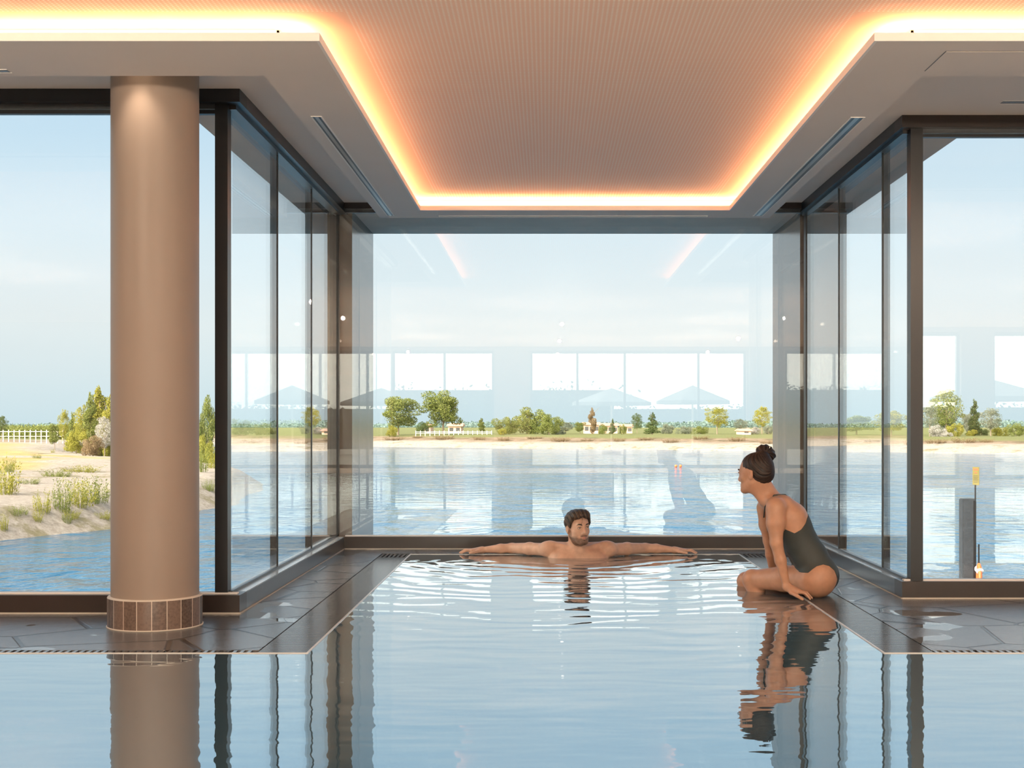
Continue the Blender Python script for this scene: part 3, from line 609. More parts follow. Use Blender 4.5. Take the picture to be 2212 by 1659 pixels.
def tree(name, px, base, top, wpx, Y, kind, col, label, cat='tree', group=None, v=0, squash=1.0):
    H = (base-top)/FPX*Y; x = PX(px, Y); z = PZ(base, Y)
    z = min(z, hz(x, Y)+.02) if cat != 'x' else z; H = PZ(top, Y)-z
    o = empty(name, (x, Y, z), (v*1.7+px*.37) % 6.28); tag(o, label, cat, group)
    wid = {'round':.98,'bush':1.1,'conifer':.5,'poplar':.36,'airy':.84}[kind]
    sxy = wpx/FPX*Y/wid
    me = crown_for(kind, v)
    key = (kind, v, col)
    if key not in TR:
        m2 = me.copy(); m2.materials.clear(); m2.materials.append(LM[col]); t2 = trunk_mesh(kind, v); t2.materials.append(M['bark']); TR[key] = (m2, t2)
    c = link('crown', TR[key][0], None, o); t = link('trunk', TR[key][1], None, o)
    for q in (c, t): q.scale = (sxy, sxy, H)
    return o
GF = 'trees on the far shore'
T = [ # px, base, top, width, Y, kind, colour, label, variant
 (860,938,852,102,202,'round','green','broad rounded green tree on far shore, beside the left window fin',0),
 (957,938,836,112,206,'round','green','tallest round-crowned green tree on the far shore',1),
 (912,938,900,30,220,'bush','dark','low dark shrub between the two big round trees',0),
 (846,938,912,30,198,'bush','yellow','small yellow-green shrub under the leftmost round tree',1),
 (1040,938,902,16,214,'poplar','green','slim young tree right of the pink farmhouse',0),
 (1092,938,890,62,201,'bush','green','left shoulder of the big green thicket across the lake',2),
 (1138,938,859,92,212,'bush','green','highest green crown of the thicket across the lake',3),
 (1186,938,880,66,202,'bush','green','right shoulder of the big green thicket across the lake',1),
 (1085,939,922,22,193,'bush','yellow','small yellow bush at the left foot of the thicket',2),
 (1222,938,912,40,216,'airy','grey','thin bare grey tree just right of the thicket',0),
 (1206,938,925,36,202,'bush','grey','low grey scrub right of the thicket',0),
 (1253,938,908,26,206,'round','green','small round tree at the left end of the village',2),
 (1279,938,879,18,208,'poplar','rust','slender reddish tree above the village roofs',1),
 (1302,938,908,22,205,'bush','green','green bush before the village, right of the slender reddish tree',0),
 (1323,938,903,14,207,'conifer','dark','small dark pointed tree in the middle of the village',0),
 (1346,938,910,18,200,'bush','green','green bush before the right half of the village',2),
 (1376,938,893,26,216,'airy','dark','dark ragged tree at the right end of the village, left of its twin',1),
 (1409,938,889,30,202,'conifer','dark','dark pointed tree right of its ragged neighbour',1),
 (1440,938,908,36,210,'bush','grey','grey-green bush right of the dark pointed tree',1),
 (1478,938,914,40,208,'bush','grey','wide low grey bush right of the middle of the far shore',3),
 (1512,938,914,40,206,'bush','green','low green bush at the foot of the golden tree',3),
 (1549,937,876,56,206,'airy','yellow','airy golden-green tree standing free on the far shore',2),
 (1600,937,905,34,207,'airy','grey','thin grey tree between golden tree and right window fin',3),
 (1646,937,878,44,205,'airy','yellow','golden tree beside the right window fin, above the head of the woman',0),
 (1626,937,916,34,202,'bush','blossom','pale bush in front of the tree beside the right fin',0),
 (1660,937,912,26,200,'bush','grey','grey bush against the right window fin',2),
 (1745,940,905,60,190,'bush','green','green bush seen through the farthest right side pane',1),
 (1790,940,898,60,182,'bush','dark','dark bush seen through the right side pane near the farthest mullion',2),
 (1850,941,892,90,191,'round','green','broad green tree seen through the middle right side pane',2),
 (1925,942,884,80,178,'round','yellow','yellow-green tree seen through the nearest right side pane',0),
 (2008,944,868,40,170,'airy','grey','thin tree right behind the right corner post',1),
 (2044,944,841,84,178,'airy','green','tallest open-crowned tree on the right shore',3),
 (2046,944,868,70,190,'round','grey','grey-green lower crown within the tallest right tree',3),
 (2026,946,908,48,168,'bush','blossom','pale blossoming bush on the right shore',3),
 (2046,947,930,28,166,'bush','blossom','small pale bush by the big blossoming bush',1),
 (2062,944,904,42,170,'bush','yellow','bright yellow-green bush right of the blossoming bush',1),
 (2105,944,860,32,180,'conifer','dark','dark pointed tree on the right shore',2),
 (2090,944,885,32,187,'round','grey','grey tree between tallest and pointed trees on the right shore',2),
 (2140,944,880,52,176,'airy','grey','leaning grey-green tree right of the dark pointed tree',2),
 (2160,944,912,36,178,'bush','yellow','yellow bush under the leaning tree on the right shore',0),
 (2120,943,918,34,184,'bush','dark','dark low bush under the pointed tree',1),
 (2195,943,906,42,172,'bush','green','green bush at the right edge of the picture',2),
 (2100,943,922,30,178,'bush','yellow','pale yellow bush between blossoming bush and pointed tree',3),
]
for (px, ba, to, wd_, Y, kind, col, lab, v) in T: tree('shore_tree' if ba-to > 30 else 'shore_bush', px, ba, to, wd_, Y, kind, col, lab, 'tree' if ba-to > 30 else 'bush', None, v)
TL = [
 (216,952,832,58,102,'poplar','yellow','tall yellow-green poplar against the left edge of the column',2),
 (196,950,845,30,100,'poplar','green','narrow pointed tree left of the tall poplar',1),
 (236,952,850,36,95,'poplar','yellow','yellow tree half hidden by the left edge of the column',0),
 (180,948,876,48,104,'airy','yellow','airy yellow tree left of the poplars',1),
 (156,948,888,30,108,'conifer','green','small pointed green tree on the left lawn edge',2),
 (138,948,882,26,110,'airy','yellow','feathery leaning tree on the left lawn edge',2),
 (118,946,908,34,116,'round','green','low round tree behind the right end of the white fence',2),
 (165,950,918,60,100,'bush','yellow','wide yellow bush under the trees left of the column',2),
 (200,953,925,56,92,'bush','rust','rusty low bush under the poplars',3),
 (226,956,900,44,94,'airy','blossom','pale flowering tree touching the column on its left',3),
 (448,960,844,50,96,'round','green','green tree seen between column and corner post',3),
 (440,970,905,54,90,'bush','yellow','yellow bush seen between column and corner post',1),
 (4,930,898,28,158,'airy','dark','thin dark tree at the left edge of the picture',0),
 (285,955,880,70,100,'round','green','round tree standing behind the column, left side',0),
 (350,957,870,80,98,'round','yellow','yellow tree standing behind the column, right side',1),
 (400,960,860,60,96,'round','green','round tree behind the column, beside the gap',2)]
for (px, ba, to, wd_, Y, kind, col, lab, v) in TL: tree('lawn_tree' if ba-to > 35 else 'lawn_bush', px, ba, to, wd_, Y, kind, col, lab, 'tree' if ba-to > 35 else 'bush', None, v)
# distant hazy woods and hedge on the horizon (nobody could count them)
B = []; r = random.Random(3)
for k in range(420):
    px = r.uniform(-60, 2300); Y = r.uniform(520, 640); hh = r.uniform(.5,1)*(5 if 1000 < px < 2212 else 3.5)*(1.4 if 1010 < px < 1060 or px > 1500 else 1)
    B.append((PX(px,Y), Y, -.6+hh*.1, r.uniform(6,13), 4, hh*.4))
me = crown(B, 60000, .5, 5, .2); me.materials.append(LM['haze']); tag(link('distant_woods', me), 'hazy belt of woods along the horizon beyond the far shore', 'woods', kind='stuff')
B = []
for k in range(80):
    px = r.uniform(-50, 240); Y = r.uniform(178, 186); B.append((PX(px,Y), Y, -.5, 2.2, 1.5, r.uniform(1.15,1.4)))
me = crown(B, 40000, .09, 6, .3); me.materials.append(LM['green']); tag(link('clipped_hedge', me), 'long clipped green hedge behind the white fence at left', 'hedge')
# scrub and grass tufts on the left bank: each clump its own object
def tuft_mesh(seed, n=70):
    r = np.random.default_rng(seed); V = []; F = []; T = []
    for k in range(n):
        a = r.random()*6.28; rr = math.sqrt(r.random())*.36; b0 = np.array([rr*math.cos(a), rr*math.sin(a), 0]); hh = (.35+.6*r.random())*(1-rr*.8)
        ln = np.array([math.cos(a), math.sin(a), 0])*(.05+.5*rr+.12*r.random())*hh; w_ = .006; sd = np.array([-math.sin(a), math.cos(a), 0])*w_; tip = b0+ln+np.array([0,0,hh])
        i = len(V); V += [b0-sd, b0+sd, tip]; F += [(i,i+1,i+2)]; T += [.2]
        for m_ in range(15):
            t = .12+.9*r.random(); c = b0+ln*t*t+np.array([0,0,hh*t])+r.normal(size=3)*.015; u = r.normal(size=3); u[2] = abs(u[2])+.5; u /= np.linalg.norm(u); w2 = np.cross(u, r.normal(size=3)); w2 /= np.linalg.norm(w2); s_ = .030+.025*r.random()
            i = len(V); V += [c, c+u*s_*.5+w2*s_*.28, c+u*s_*1.2, c+u*s_*.5-w2*s_*.28]; F += [(i,i+1,i+2,i+3)]; T += [r.random()]
    me = bpy.data.meshes.new('tuft'); me.from_pydata([tuple(p) for p in V], [], F); me.update(); a = me.attributes.new('tone','FLOAT','FACE'); a.data.foreach_set('value', T); return me
TU = []
for s_ in range(4):
    me = tuft_mesh(s_+20); me.materials.append(LM['yellow'] if s_ % 2 == 0 else LM['green']); TU.append(me)
SCRUB = tuft_mesh(77, 90); SCRUB.materials.append(LM['rust'])
def ground_hit(px, py):
    ys = np.linspace(34, 140, 900); xs = (px-CX)/FPX*ys; z = height(xs, ys)[0]; ray = EYE-(py-CY)/FPX*ys; k = np.where(z >= ray)[0]
    return None if len(k) == 0 else (xs[k[0]], ys[k[0]], z[k[0]])
TS = [(12,1068,90,55,'tall grass clump at the left edge on the pebble bank'),(20,1020,40,24,'small green tuft high on the left pebble bank'),
 (92,1110,62,34,'leftmost of the green shrubs in a row on the bank left of the column'),(136,1104,90,40,'tall green shrub on the bank, second of the row from the left'),
 (174,1094,74,56,'bushy green shrub in the middle of the bank'),(205,1085,66,60,'green shrub on the bank next to the column'),
 (152,1120,30,36,'low weeds on the edge of the bank below the green shrubs'),(40,1112,26,40,'low weeds at the top of the shaded slope, at the left'),
 (82,1128,30,22,'dark weed on the shaded slope, left of the others'),(145,1130,28,20,'dark weed on the shaded slope, nearer to the column'),
 (8,1150,50,18,'thin weed growing near the water at the left edge'),(80,990,14,18,'tiny bush on the pale lawn, left one'),(114,978,10,9,'tiny dark bush on the pale lawn, middle one'),(171,978,10,8,'tiny bush on the pale lawn, right one'),
 (237,985,30,16,'tuft of grass on the lawn against the column'),(120,1030,22,60,'low weed patch in the middle of the pebble bank'),(180,1020,20,70,'low weed patch on the upper bank next to the column'),
 (436,1020,70,26,'leafy weed on the bank right of the column'),(460,1012,50,26,'second leafy weed on the bank right of the column, by the post'),(450,1060,30,26,'low weed on the slope right of the column'),
 (225,1120,22,34,'low weed on the bank edge touching the column'),(60,1045,18,46,'low spread of weeds left of the shrub row'),(444,985,50,22,'tall weed on the crest right of the column')]
for k, (px, py, hp, wp, lab) in enumerate(TS):
    g_ = ground_hit(px, py)
    if g_ is None: continue
    x, y, z = g_; o = link('bank_weed', TU[k % 4]); o.location = (x, y, z-.05); o.rotation_euler = (0,0,k*1.3); w_ = wp/FPX*y/.75; o.scale = (w_, w_, hp/FPX*y/.85); tag(o, lab, 'weed')
for k in range(22):
    px = 840+k*62+random.Random(k*7+2).uniform(-12, 12); d_ = random.Random(k*5+1).uniform(7, 15)
    if 1670 < px < 1740: continue
    Y = 180.0
    for _ in range(8): Y = 182-.614*(PX(px,Y)+22.7)+d_
    o = link('beach_scrub', SCRUB); o.location = (PX(px,Y), Y, hz(PX(px,Y),Y)-.05); o.rotation_euler = (0,0,k); w_ = random.Random(k).uniform(1.6,3.6); o.scale = (w_, w_, random.Random(k+50).uniform(.5,.9))
    tag(o, 'low reddish scrub on the pale beach across the lake', 'scrub', 'reddish scrub on the far beach')
# ---- fences, houses, buoys, mooring post
M['whitewood'] = pmat('white_fence_wood', (.72,.66,.56), .8)
def fence(x0, x1, Y, zt, zb, n, label, mat):
    o = empty('rail_fence', ((x0+x1)/2, Y, zb)); tag(o, label, 'fence')
    for k in range(n+1):
        x = x0+(x1-x0)*k/n; MB().box(x-.045, x+.045, Y-.045, Y+.045, zb-.1, zt+.12).build('post', mat, o)
    for z in (zt-.06, (zt+zb)/2+.05): MB().box(x0, x1, Y-.03, Y+.03, z-.03, z+.03).build('rail', mat, o)
Yf = 150
fence(PX(-40,Yf), PX(136,Yf), Yf, PZ(931,Yf), hz(PX(60,Yf),Yf), 15, 'long white rail fence across the lawn at the left', M['whitewood'])
Yf = 197
fence(PX(898,Yf), PX(1062,Yf), Yf, PZ(932,Yf), PZ(941,Yf), 16, 'pale rail fence below the pink farmhouse across the lake', M['whitewood'])
M['pinkwall'] = pmat('pink_render', (.72,.50,.38), .8); M['roof'] = pmat('clay_roof', (.50,.30,.22), .8); M['pane_dark'] = pmat('dark_window', (.08,.08,.08), .3)
def house(px0, px1, base, eave, ridge, Y, label, nwin=3):
    x0, x1 = PX(px0,Y), PX(px1,Y); zb, ze, zr = PZ(base,Y), PZ(eave,Y), PZ(ridge,Y)
    o = empty('farmhouse', ((x0+x1)/2, Y, zb)); tag(o, label, 'house')
    MB().box(x0, x1, Y, Y+6, zb-.2, ze).build('wall', M['pinkwall'], o)
    MB().add([(x0-.3,Y-.4,ze),(x1+.3,Y-.4,ze),(x1+.3,Y+6.4,ze),(x0-.3,Y+6.4,ze),(x0-.3,Y+3,zr),(x1+.3,Y+3,zr)], [(0,1,5,4),(2,3,4,5),(0,4,3),(1,2,5),(0,3,2,1)]).build('roof', M['roof'], o)
    for k in range(nwin):
        x = x0+(x1-x0)*(k+.5)/nwin; MB().box(x-.3, x+.3, Y-.05, Y+.02, zb+(ze-zb)*.35, zb+(ze-zb)*.8).build('window', M['pane_dark'], o)
house(968,996,937,921,914,218,'pink farmhouse with clay roof beside the tallest round tree',2)
house(915,930,937,921,916,222,'small pink outbuilding left of the tallest round tree',1)
house(1262,1294,937,918,912,216,'pink village house farthest left in the village row',3)
house(1303,1334,937,920,914,218,'pink village house in the middle of the village row',3)
house(1343,1366,937,922,916,217,'pink village house at the right end of the village row',2)
house(1603,1622,938,931,926,196,'tiny pale hut near the right window fin',1)
M['orange'] = pmat('orange_plastic', (.80,.16,.04), .4)
for px, py, s_, lab in ((1460,1009,.11,'left one of two small orange buoys on the lake'),(1470,1009,.11,'right one of two small orange buoys on the lake')):
    Y = fl(py, ZLAKE)*1.0; mb = MB().lathe([(0.001,s_*1.6),(s_*.9,s_*1.2),(s_*1.3,s_*.3),(s_*1.1,-s_*.4),(.001,-s_*.7)], (0,0,0), 14); o = mb.build('buoy', M['orange'], smooth=True); o.location = (PX(px,Y), Y, ZLAKE+.05); o.scale = (.75,.75,.75); tag(o, lab, 'buoy')
Yp = 20.0
M['oldwood'] = pmat('weathered_timber', (.035,.042,.05), .85, noise=.5, nscale=7, bump=.01, bscale=18)
x0, x1 = PX(2080,Yp), PX(2108,Yp); o = empty('mooring_post', ((x0+x1)/2, Yp, ZLAKE)); tag(o, 'thick weathered grey timber mooring post in the lake at right', 'post')
MB().box(x0, x1, Yp, Yp+.2, ZLAKE-.6, PZ(1078,Yp)).build('timber', M['oldwood'], o, bevel=.012)
MB().box(x1-.035, x1+.004, Yp-.004, Yp+.03, ZLAKE-.6, PZ(1082,Yp)).build('corner_strip', M['black'], o)
o = empty('warning_sign', (PX(2110,Yp), Yp+.05, ZLAKE)); tag(o, 'yellow warning sign on a thin pole beside the mooring post', 'sign')
MB().tube([(PX(2109.5,Yp),Yp+.06,ZLAKE-.4),(PX(2109.5,Yp),Yp+.06,PZ(1047.5,Yp))], .012, 10).build('pole', M['black'], o)
bx, bz0, bz1 = PX(2110,Yp), PZ(1048,Yp), PZ(1009,Yp); R = Matrix.Rotation(math.radians(-64), 3, 'Z'); yb = Yp+.04
b_ = MB().obox((bx,yb,(bz0+bz1)/2), .135, .006, bz1-bz0, R).build('board', pmat('yellow_sign_paint', (.20,.165,.045), .5), o, bevel=.001)
fr_ = R @ Vector((0,-.0045,0)); k_ = MB(); hgt = bz1-bz0
for i, (t, w_) in enumerate(((.52,.09),(.44,.10),(.37,.08),(.30,.10),(.23,.09),(.15,.07))): k_.obox(Vector((bx,yb,bz0+hgt*t))+fr_, w_, .001, .006, R)
k_.build('printed_lines', pmat('dark_print', (.08,.07,.05), .6), b_, loc=-b_.location*0)
k_ = MB().obox(Vector((bx,yb,bz0+hgt*.86))+fr_, .10, .001, .03, R).obox(Vector((bx,yb,bz0+hgt*.68))+fr_, .05, .001, .022, R); k_.build('red_heading', pmat('red_print', (.62,.12,.05), .6), b_, loc=(0,0,0))
# lifebuoy hanging behind the post
o = empty('lifebuoy', (PX(2115,19.75), 19.75, PZ(1216,19.75)-.24)); tag(o, 'orange and white lifebuoy hanging beside the foot of the mooring post', 'lifebuoy')
R_, r_ = .19, .05; ringm = MB(); n1, n2 = 48, 14; v_, f_ = [], []
for i in range(n1):
    for j in range(n2):
        A_, B_ = 2*math.pi*i/n1, 2*math.pi*j/n2; v_.append(((R_+r_*math.cos(B_))*math.cos(A_)*.2+r_*.6*math.sin(B_), r_*.6*math.sin(B_)*0+(R_+r_*math.cos(B_))*math.cos(A_)*.9, (R_+r_*math.cos(B_))*math.sin(A_)))
        f_.append((i*n2+j, i*n2+(j+1)%n2, ((i+1)%n1)*n2+(j+1)%n2, ((i+1)%n1)*n2+j))
ringm.add(v_, f_).build('ring', M['orange'], o, smooth=True, loc=(0,0,0))
for A0 in (.8, 2.4, 3.9, 5.5):
    bd = MB(); bd.tube([((R_)*math.cos(A_)*.2, R_*math.cos(A_)*.9, R_*math.sin(A_)) for A_ in (A0-.09, A0, A0+.09)], r_*1.08, 12)
    bd.build('white_band', M['lip'], o, smooth=True, loc=(0,0,0))
MB().tube([(PX(2112.5,Yp),Yp-.04,ZLAKE-.3),(PX(2112.5,Yp),Yp-.04,PZ(1175,Yp))], .012, 8).build('support_pole', M['black'], o, loc=-o.location)
# terrace and parasols behind the hall, mirrored in the glass
B = []
for k in range(300):
    x_ = r.uniform(-48, 62); B.append((x_, r.uniform(-42,-39), .9, 2.0, 1.0, r.uniform(.8,1.05)+(.95 if x_ < 3 else 0)))
hg = empty('garden_hedge', (5,-40,-.5)); tag(hg, 'dark garden hedge behind the terrace, mirrored in the glass', 'hedge')
me = crown(B, 70000, .09, 9, .3); me.materials.append(LM['dark']); lf_ = link('leaves', me, None, hg); lf_.location = -hg.location
MB().box(-48, 3, -41.5, -40, -.5, 2.45).box(3, 62, -41.5, -40, -.5, 1.6).build('twigs', pmat('hedge_twigs', (.03,.035,.015), .9), hg)
s = MB().box(HX0-4, HX1+6, -30, HY0-.3, -.35, -.02); struct('terrace', s, pmat('terrace_stone', (.52,.47,.40), .8, noise=.2, nscale=2))
struct('far_land', MB().box(-400, 400, -600, -30, -2.6, -.5), pmat('distant_field', (.20,.24,.08), .9))
M['canvas'] = pmat('grey_canvas', (.30,.30,.29), .8)
for k, (x, y, r_) in enumerate(((2.0,-21.5,1.3),(4.2,-18.5,1.1),(7.3,-17.0,1.4),(11.1,-19,1.5))):
    o = empty('parasol', (x, y, 0)); tag(o, ('grey parasol with peaked canopy on the terrace behind the hall, ' + ['leftmost of the row','small second one','third of the row','farthest to the right'][k]), 'parasol')
    MB().lathe([(.03,0),(.03,2.0)], (x,y,0), 12).build('pole', M['whitewood'], o)
    MB().add([(x+r_*math.cos(a*math.pi/4+.39), y+r_*math.sin(a*math.pi/4+.39), 1.60) for a in range(8)]+[(x,y,2.05)]+[(x+r_*math.cos(a*math.pi/4+.39), y+r_*math.sin(a*math.pi/4+.39), 1.50) for a in range(8)],
        [(a,(a+1)%8,8) for a in range(8)]+[(a,9+a,9+(a+1)%8,(a+1)%8) for a in range(8)]).build('canopy', M['canvas'], o)
    MB().lathe([(.3,-.02),(.3,.08),(.03,.1)], (x,y,0), 16).build('base', M['concrete'], o)
# ================================================================ PEOPLE (implicit surfaces -> one continuous mesh per body)
class Field:
    def __init__(s, lo, hi, h):
        s.lo = np.array(lo, np.float32); s.h = h; s.n = np.ceil((np.array(hi)-np.array(lo))/h).astype(int)+1
        s.d = np.full(s.n, .2, np.float32); s.ax = [s.lo[i]+np.arange(s.n[i], dtype=np.float32)*h for i in range(3)]
    def sub(s, lo, hi):
        a = np.maximum(np.floor((np.array(lo)-s.lo)/s.h).astype(int), 0); b = np.minimum(np.ceil((np.array(hi)-s.lo)/s.h).astype(int)+1, s.n)
        sl = tuple(slice(a[i], max(b[i], a[i])) for i in range(3))
        g = np.meshgrid(*[s.ax[i][sl[i]] for i in range(3)], indexing='ij'); return sl, g
    def put(s, sl, dd, k, mode='u'):
        c = s.d[sl]
        if c.size == 0: return
        if mode == 'u': h_ = np.clip(.5+.5*(c-dd)/k, 0, 1); s.d[sl] = c*(1-h_)+dd*h_-k*h_*(1-h_)
        elif mode == 's': dd = -dd; h_ = np.clip(.5-.5*(c-dd)/k, 0, 1); s.d[sl] = c*(1-h_)+dd*h_+k*h_*(1-h_)
def ell_d(g, c, r, R=None):
    p = np.stack([g[0]-c[0], g[1]-c[1], g[2]-c[2]])
    if R is not None: p = np.tensordot(np.array(R, np.float32).T, p, 1)
    r = np.array(r, np.float32).reshape(3,1,1,1); k0 = np.sqrt(((p/r)**2).sum(0)); k1 = np.sqrt(((p/r**2)**2).sum(0))+1e-6
    return k0*(k0-1)/k1
def cone_d(g, a, b, ra, rb):
    a, b = np.array(a, np.float32), np.array(b, np.float32); ab = b-a; L2 = float(ab@ab)+1e-9
    px, py, pz = g[0]-a[0], g[1]-a[1], g[2]-a[2]; t = np.clip((px*ab[0]+py*ab[1]+pz*ab[2])/L2, 0, 1)
    return np.sqrt((px-t*ab[0])**2+(py-t*ab[1])**2+(pz-t*ab[2])**2)-(ra+(rb-ra)*t)
class Body:
    """collects shapes with a part label; evaluates them smoothly blended"""
    def __init__(s): s.P = []
    def ell(s, c, r, k=.02, R=None, lab='t', mode='u'): s.P.append(('e', c, r, R, k, lab, mode)); return s
    def cone(s, a, b, ra, rb, k=.02, lab='t', mode='u'): s.P.append(('c', a, b, ra, rb, k, lab, mode)); return s
    def chain(s, pts, rad, k=.02, lab='t'):
        for i in range(len(pts)-1): s.cone(pts[i], pts[i+1], rad[i], rad[i+1], k, lab)
        return s
    def bounds(s, P):
        if P[0] == 'e': m_ = max(P[2]); return np.array(P[1])-m_, np.array(P[1])+m_
        a, b = np.array(P[1]), np.array(P[2]); r = max(P[3], P[4]); return np.minimum(a,b)-r, np.maximum(a,b)+r
    def field(s, h, labs=None, clip=None):
        bs = [s.bounds(P) for P in s.P if P[-1] == 'u']; lo = np.min([b[0] for b in bs], 0)-.02; hi = np.max([b[1] for b in bs], 0)+.02
        F = Field(lo, hi, h)
        for P in s.P:
            lab = P[-2]; 
            if labs is not None and lab not in labs: continue
            b0, b1 = s.bounds(P); k = P[4] if P[0] == 'e' else P[5]; mg = k+4*h+.012
            sl, g = F.sub(b0-mg, b1+mg)
            dd = ell_d(g, P[1], P[2], P[3]) if P[0] == 'e' else cone_d(g, P[1], P[2], P[3], P[4])
            F.put(sl, dd, k, P[-1])
        return F
    def dist(s, pts, labs):
        """distance of given points to the shapes with these labels"""
        g = [pts[:,i].reshape(-1,1,1).astype(np.float32) for i in range(3)]; best = np.full(len(pts), 9., np.float32)
        for P in s.P:
            if P[-1] != 'u' or P[-2] not in labs: continue
            dd = ell_d(g, P[1], P[2], P[3]) if P[0] == 'e' else cone_d(g, P[1], P[2], P[3], P[4]); best = np.minimum(best, dd.ravel())
        return best
def nets(F, iso=0.0):
    d = F.d-iso; n = d.shape; s = d < 0
    cell = np.zeros((n[0]-1, n[1]-1, n[2]-1), np.int8)
    for i in (0,1):
        for j in (0,1):
            for k in (0,1): cell += s[i:n[0]-1+i, j:n[1]-1+j, k:n[2]-1+k]
    act = (cell > 0) & (cell < 8); ci = np.argwhere(act); idx = np.full(cell.shape, -1, np.int32); idx[act] = np.arange(len(ci))
    acc = np.zeros((len(ci),3), np.float32); cnt = np.zeros(len(ci), np.float32)
    C8 = [(0,0,0),(1,0,0),(0,1,0),(1,1,0),(0,0,1),(1,0,1),(0,1,1),(1,1,1)]
    for a in range(8):
        for ax in range(3):
            if C8[a][ax]: continue
            pa = np.array(C8[a]); pb = pa.copy(); pb[ax] = 1
            da = d[tuple((ci+pa).T)]; db = d[tuple((ci+pb).T)]; m_ = (da < 0) != (db < 0)
            t = np.where(m_, da/(da-db+1e-12), 0); acc += np.where(m_[:,None], pa+t[:,None]*(pb-pa), 0); cnt += m_
    v = (ci+acc/np.maximum(cnt,1)[:,None])*F.h+F.lo
    Q = []
    for ax in range(3):
        o = [0,1,2]; o.remove(ax); u, w_ = o
        a = [slice(1,-1)]*3; a[ax] = slice(0,-1); b = [slice(1,-1)]*3; b[ax] = slice(1,None)
        sa, sb = s[tuple(a)], s[tuple(b)]; e = np.argwhere(sa != sb); sg = sa[tuple(e.T)]
        base = e.copy(); base[:,u] += 1; base[:,w_] += 1
        def at(du, dw): q = base.copy(); q[:,u] -= du; q[:,w_] -= dw; return idx[tuple(q.T)]
        q = np.stack([at(1,1), at(0,1), at(0,0), at(1,0)], 1)
        flip = sg if ax != 1 else ~sg
        q[~flip] = q[~flip][:, ::-1]; Q.append(q)
    Q = np.concatenate(Q); Q = Q[(Q >= 0).all(1)]
    return v.astype(np.float64), Q
def vnorm(v, q):
    n = np.cross(v[q[:,2]]-v[q[:,0]], v[q[:,3]]-v[q[:,1]]); N_ = np.zeros_like(v)
    for i in range(4): np.add.at(N_, q[:,i], n)
    return N_/(np.linalg.norm(N_, axis=1)[:,None]+1e-12)
def relax(v, q, it=1, lam=.5):
    for _ in range(it):
        a = np.zeros_like(v); c = np.zeros(len(v))
        for i in range(4):
            for j in (1,3): np.add.at(a, q[:,i], v[q[:,(i+j)%4]]); np.add.at(c, q[:,i], 1)
        v = v+(a/np.maximum(c,1)[:,None]-v)*lam
    return v
def to_mesh(name, v, q, mat, parent, attrs=None):
    me = bpy.data.meshes.new(name); me.vertices.add(len(v)); me.vertices.foreach_set('co', v.astype(np.float32).ravel())
    me.loops.add(len(q)*4); me.loops.foreach_set('vertex_index', q.astype(np.int32).ravel()); me.polygons.add(len(q))
    me.polygons.foreach_set('loop_start', np.arange(0, len(q)*4, 4, dtype=np.int32)); me.update(calc_edges=True); me.validate()
    for k, val in (attrs or {}).items():
        a = me.attributes.new(k, 'FLOAT', 'POINT'); a.data.foreach_set('value', val.astype(np.float32))
    o = link(name, me, mat, parent, smooth=True); o.location = -parent.location if parent else (0,0,0); return o
def clip_mesh(v, q, g):
    ins = g < 0; full = ins[q].all(1); part = ins[q].any(1) & ~full; V2 = [tuple(p) for p in v]; cache = {}
    def cut(a, b):
        k = (min(a,b), max(a,b))
        if k not in cache:
            t = g[a]/(g[a]-g[b]); V2.append(tuple(v[a]+(v[b]-v[a])*t)); cache[k] = len(V2)-1
        return cache[k]
    Fs = [tuple(f) for f in q[full].tolist()]
    for f in q[part].tolist():
        o = []
        for i in range(4):
            a, b = f[i], f[(i+1)%4]
            if ins[a]: o.append(a)
            if ins[a] != ins[b]: o.append(cut(a, b))
        if len(o) >= 3: Fs.append(tuple(o))
    used = sorted({i for f in Fs for i in f}); mp = {a: i for i, a in enumerate(used)}
    return [V2[i] for i in used], [tuple(mp[i] for i in f) for f in Fs]
def poly_mesh(name, v, f, mat, parent):
    me = bpy.data.meshes.new(name); me.from_pydata(v, [], f); me.update(); o = link(name, me, mat, parent, smooth=True); o.location = -parent.location; return o
def submesh(v, q, keep):
    q = q[keep]; u, inv = np.unique(q, return_inverse=True); return v[u], inv.reshape(-1,4), u

def skin(name, base, beardc, lipc, rough=.42):
    m, nt, out = new_mat(name); p = N(nt, 'ShaderNodeBsdfPrincipled', i_Roughness=rough, i_IOR=1.4)
    tc = N(nt, 'ShaderNodeTexCoord'); nz = N(nt, 'ShaderNodeTexNoise', i_Scale=25.0, i_Detail=3.0); L(nt, tc.outputs['Object'], nz.inputs['Vector'])
    c = ramp(nt, nz.outputs['Fac'], [(.3,tuple(x*.9 for x in base)),(.7,tuple(x*1.08 for x in base))]); src = c.outputs[0]
    for a_, col in (('beard', beardc), ('lips', lipc)):
        at = N(nt, 'ShaderNodeAttribute', attribute_name=a_); mx = N(nt, 'ShaderNodeMix', data_type='RGBA')
        L(nt, at.outputs['Fac'], mx.inputs[0]); L(nt, src, mx.inputs[6]); mx.inputs[7].default_value = tuple(col)+(1,); src = mx.outputs[2]
    L(nt, src, p.inputs['Base Color']); p.inputs['Subsurface Weight'].default_value = .08; p.inputs['Subsurface Radius'].default_value = (.01,.004,.002)
    L(nt, p.outputs[0], out.inputs[0]); return m
def hairmat(name, c1, c2, sc=(40,40,40)):
    m, nt, out = new_mat(name); p = N(nt, 'ShaderNodeBsdfPrincipled', i_Roughness=.48, i_IOR=1.4)
    at = N(nt, 'ShaderNodeAttribute', attribute_name='strand'); r = ramp(nt, at.outputs['Fac'], [(.15,c1),(.9,c2)])
    L(nt, r.outputs[0], p.inputs['Base Color']); L(nt, p.outputs[0], out.inputs[0]); return m
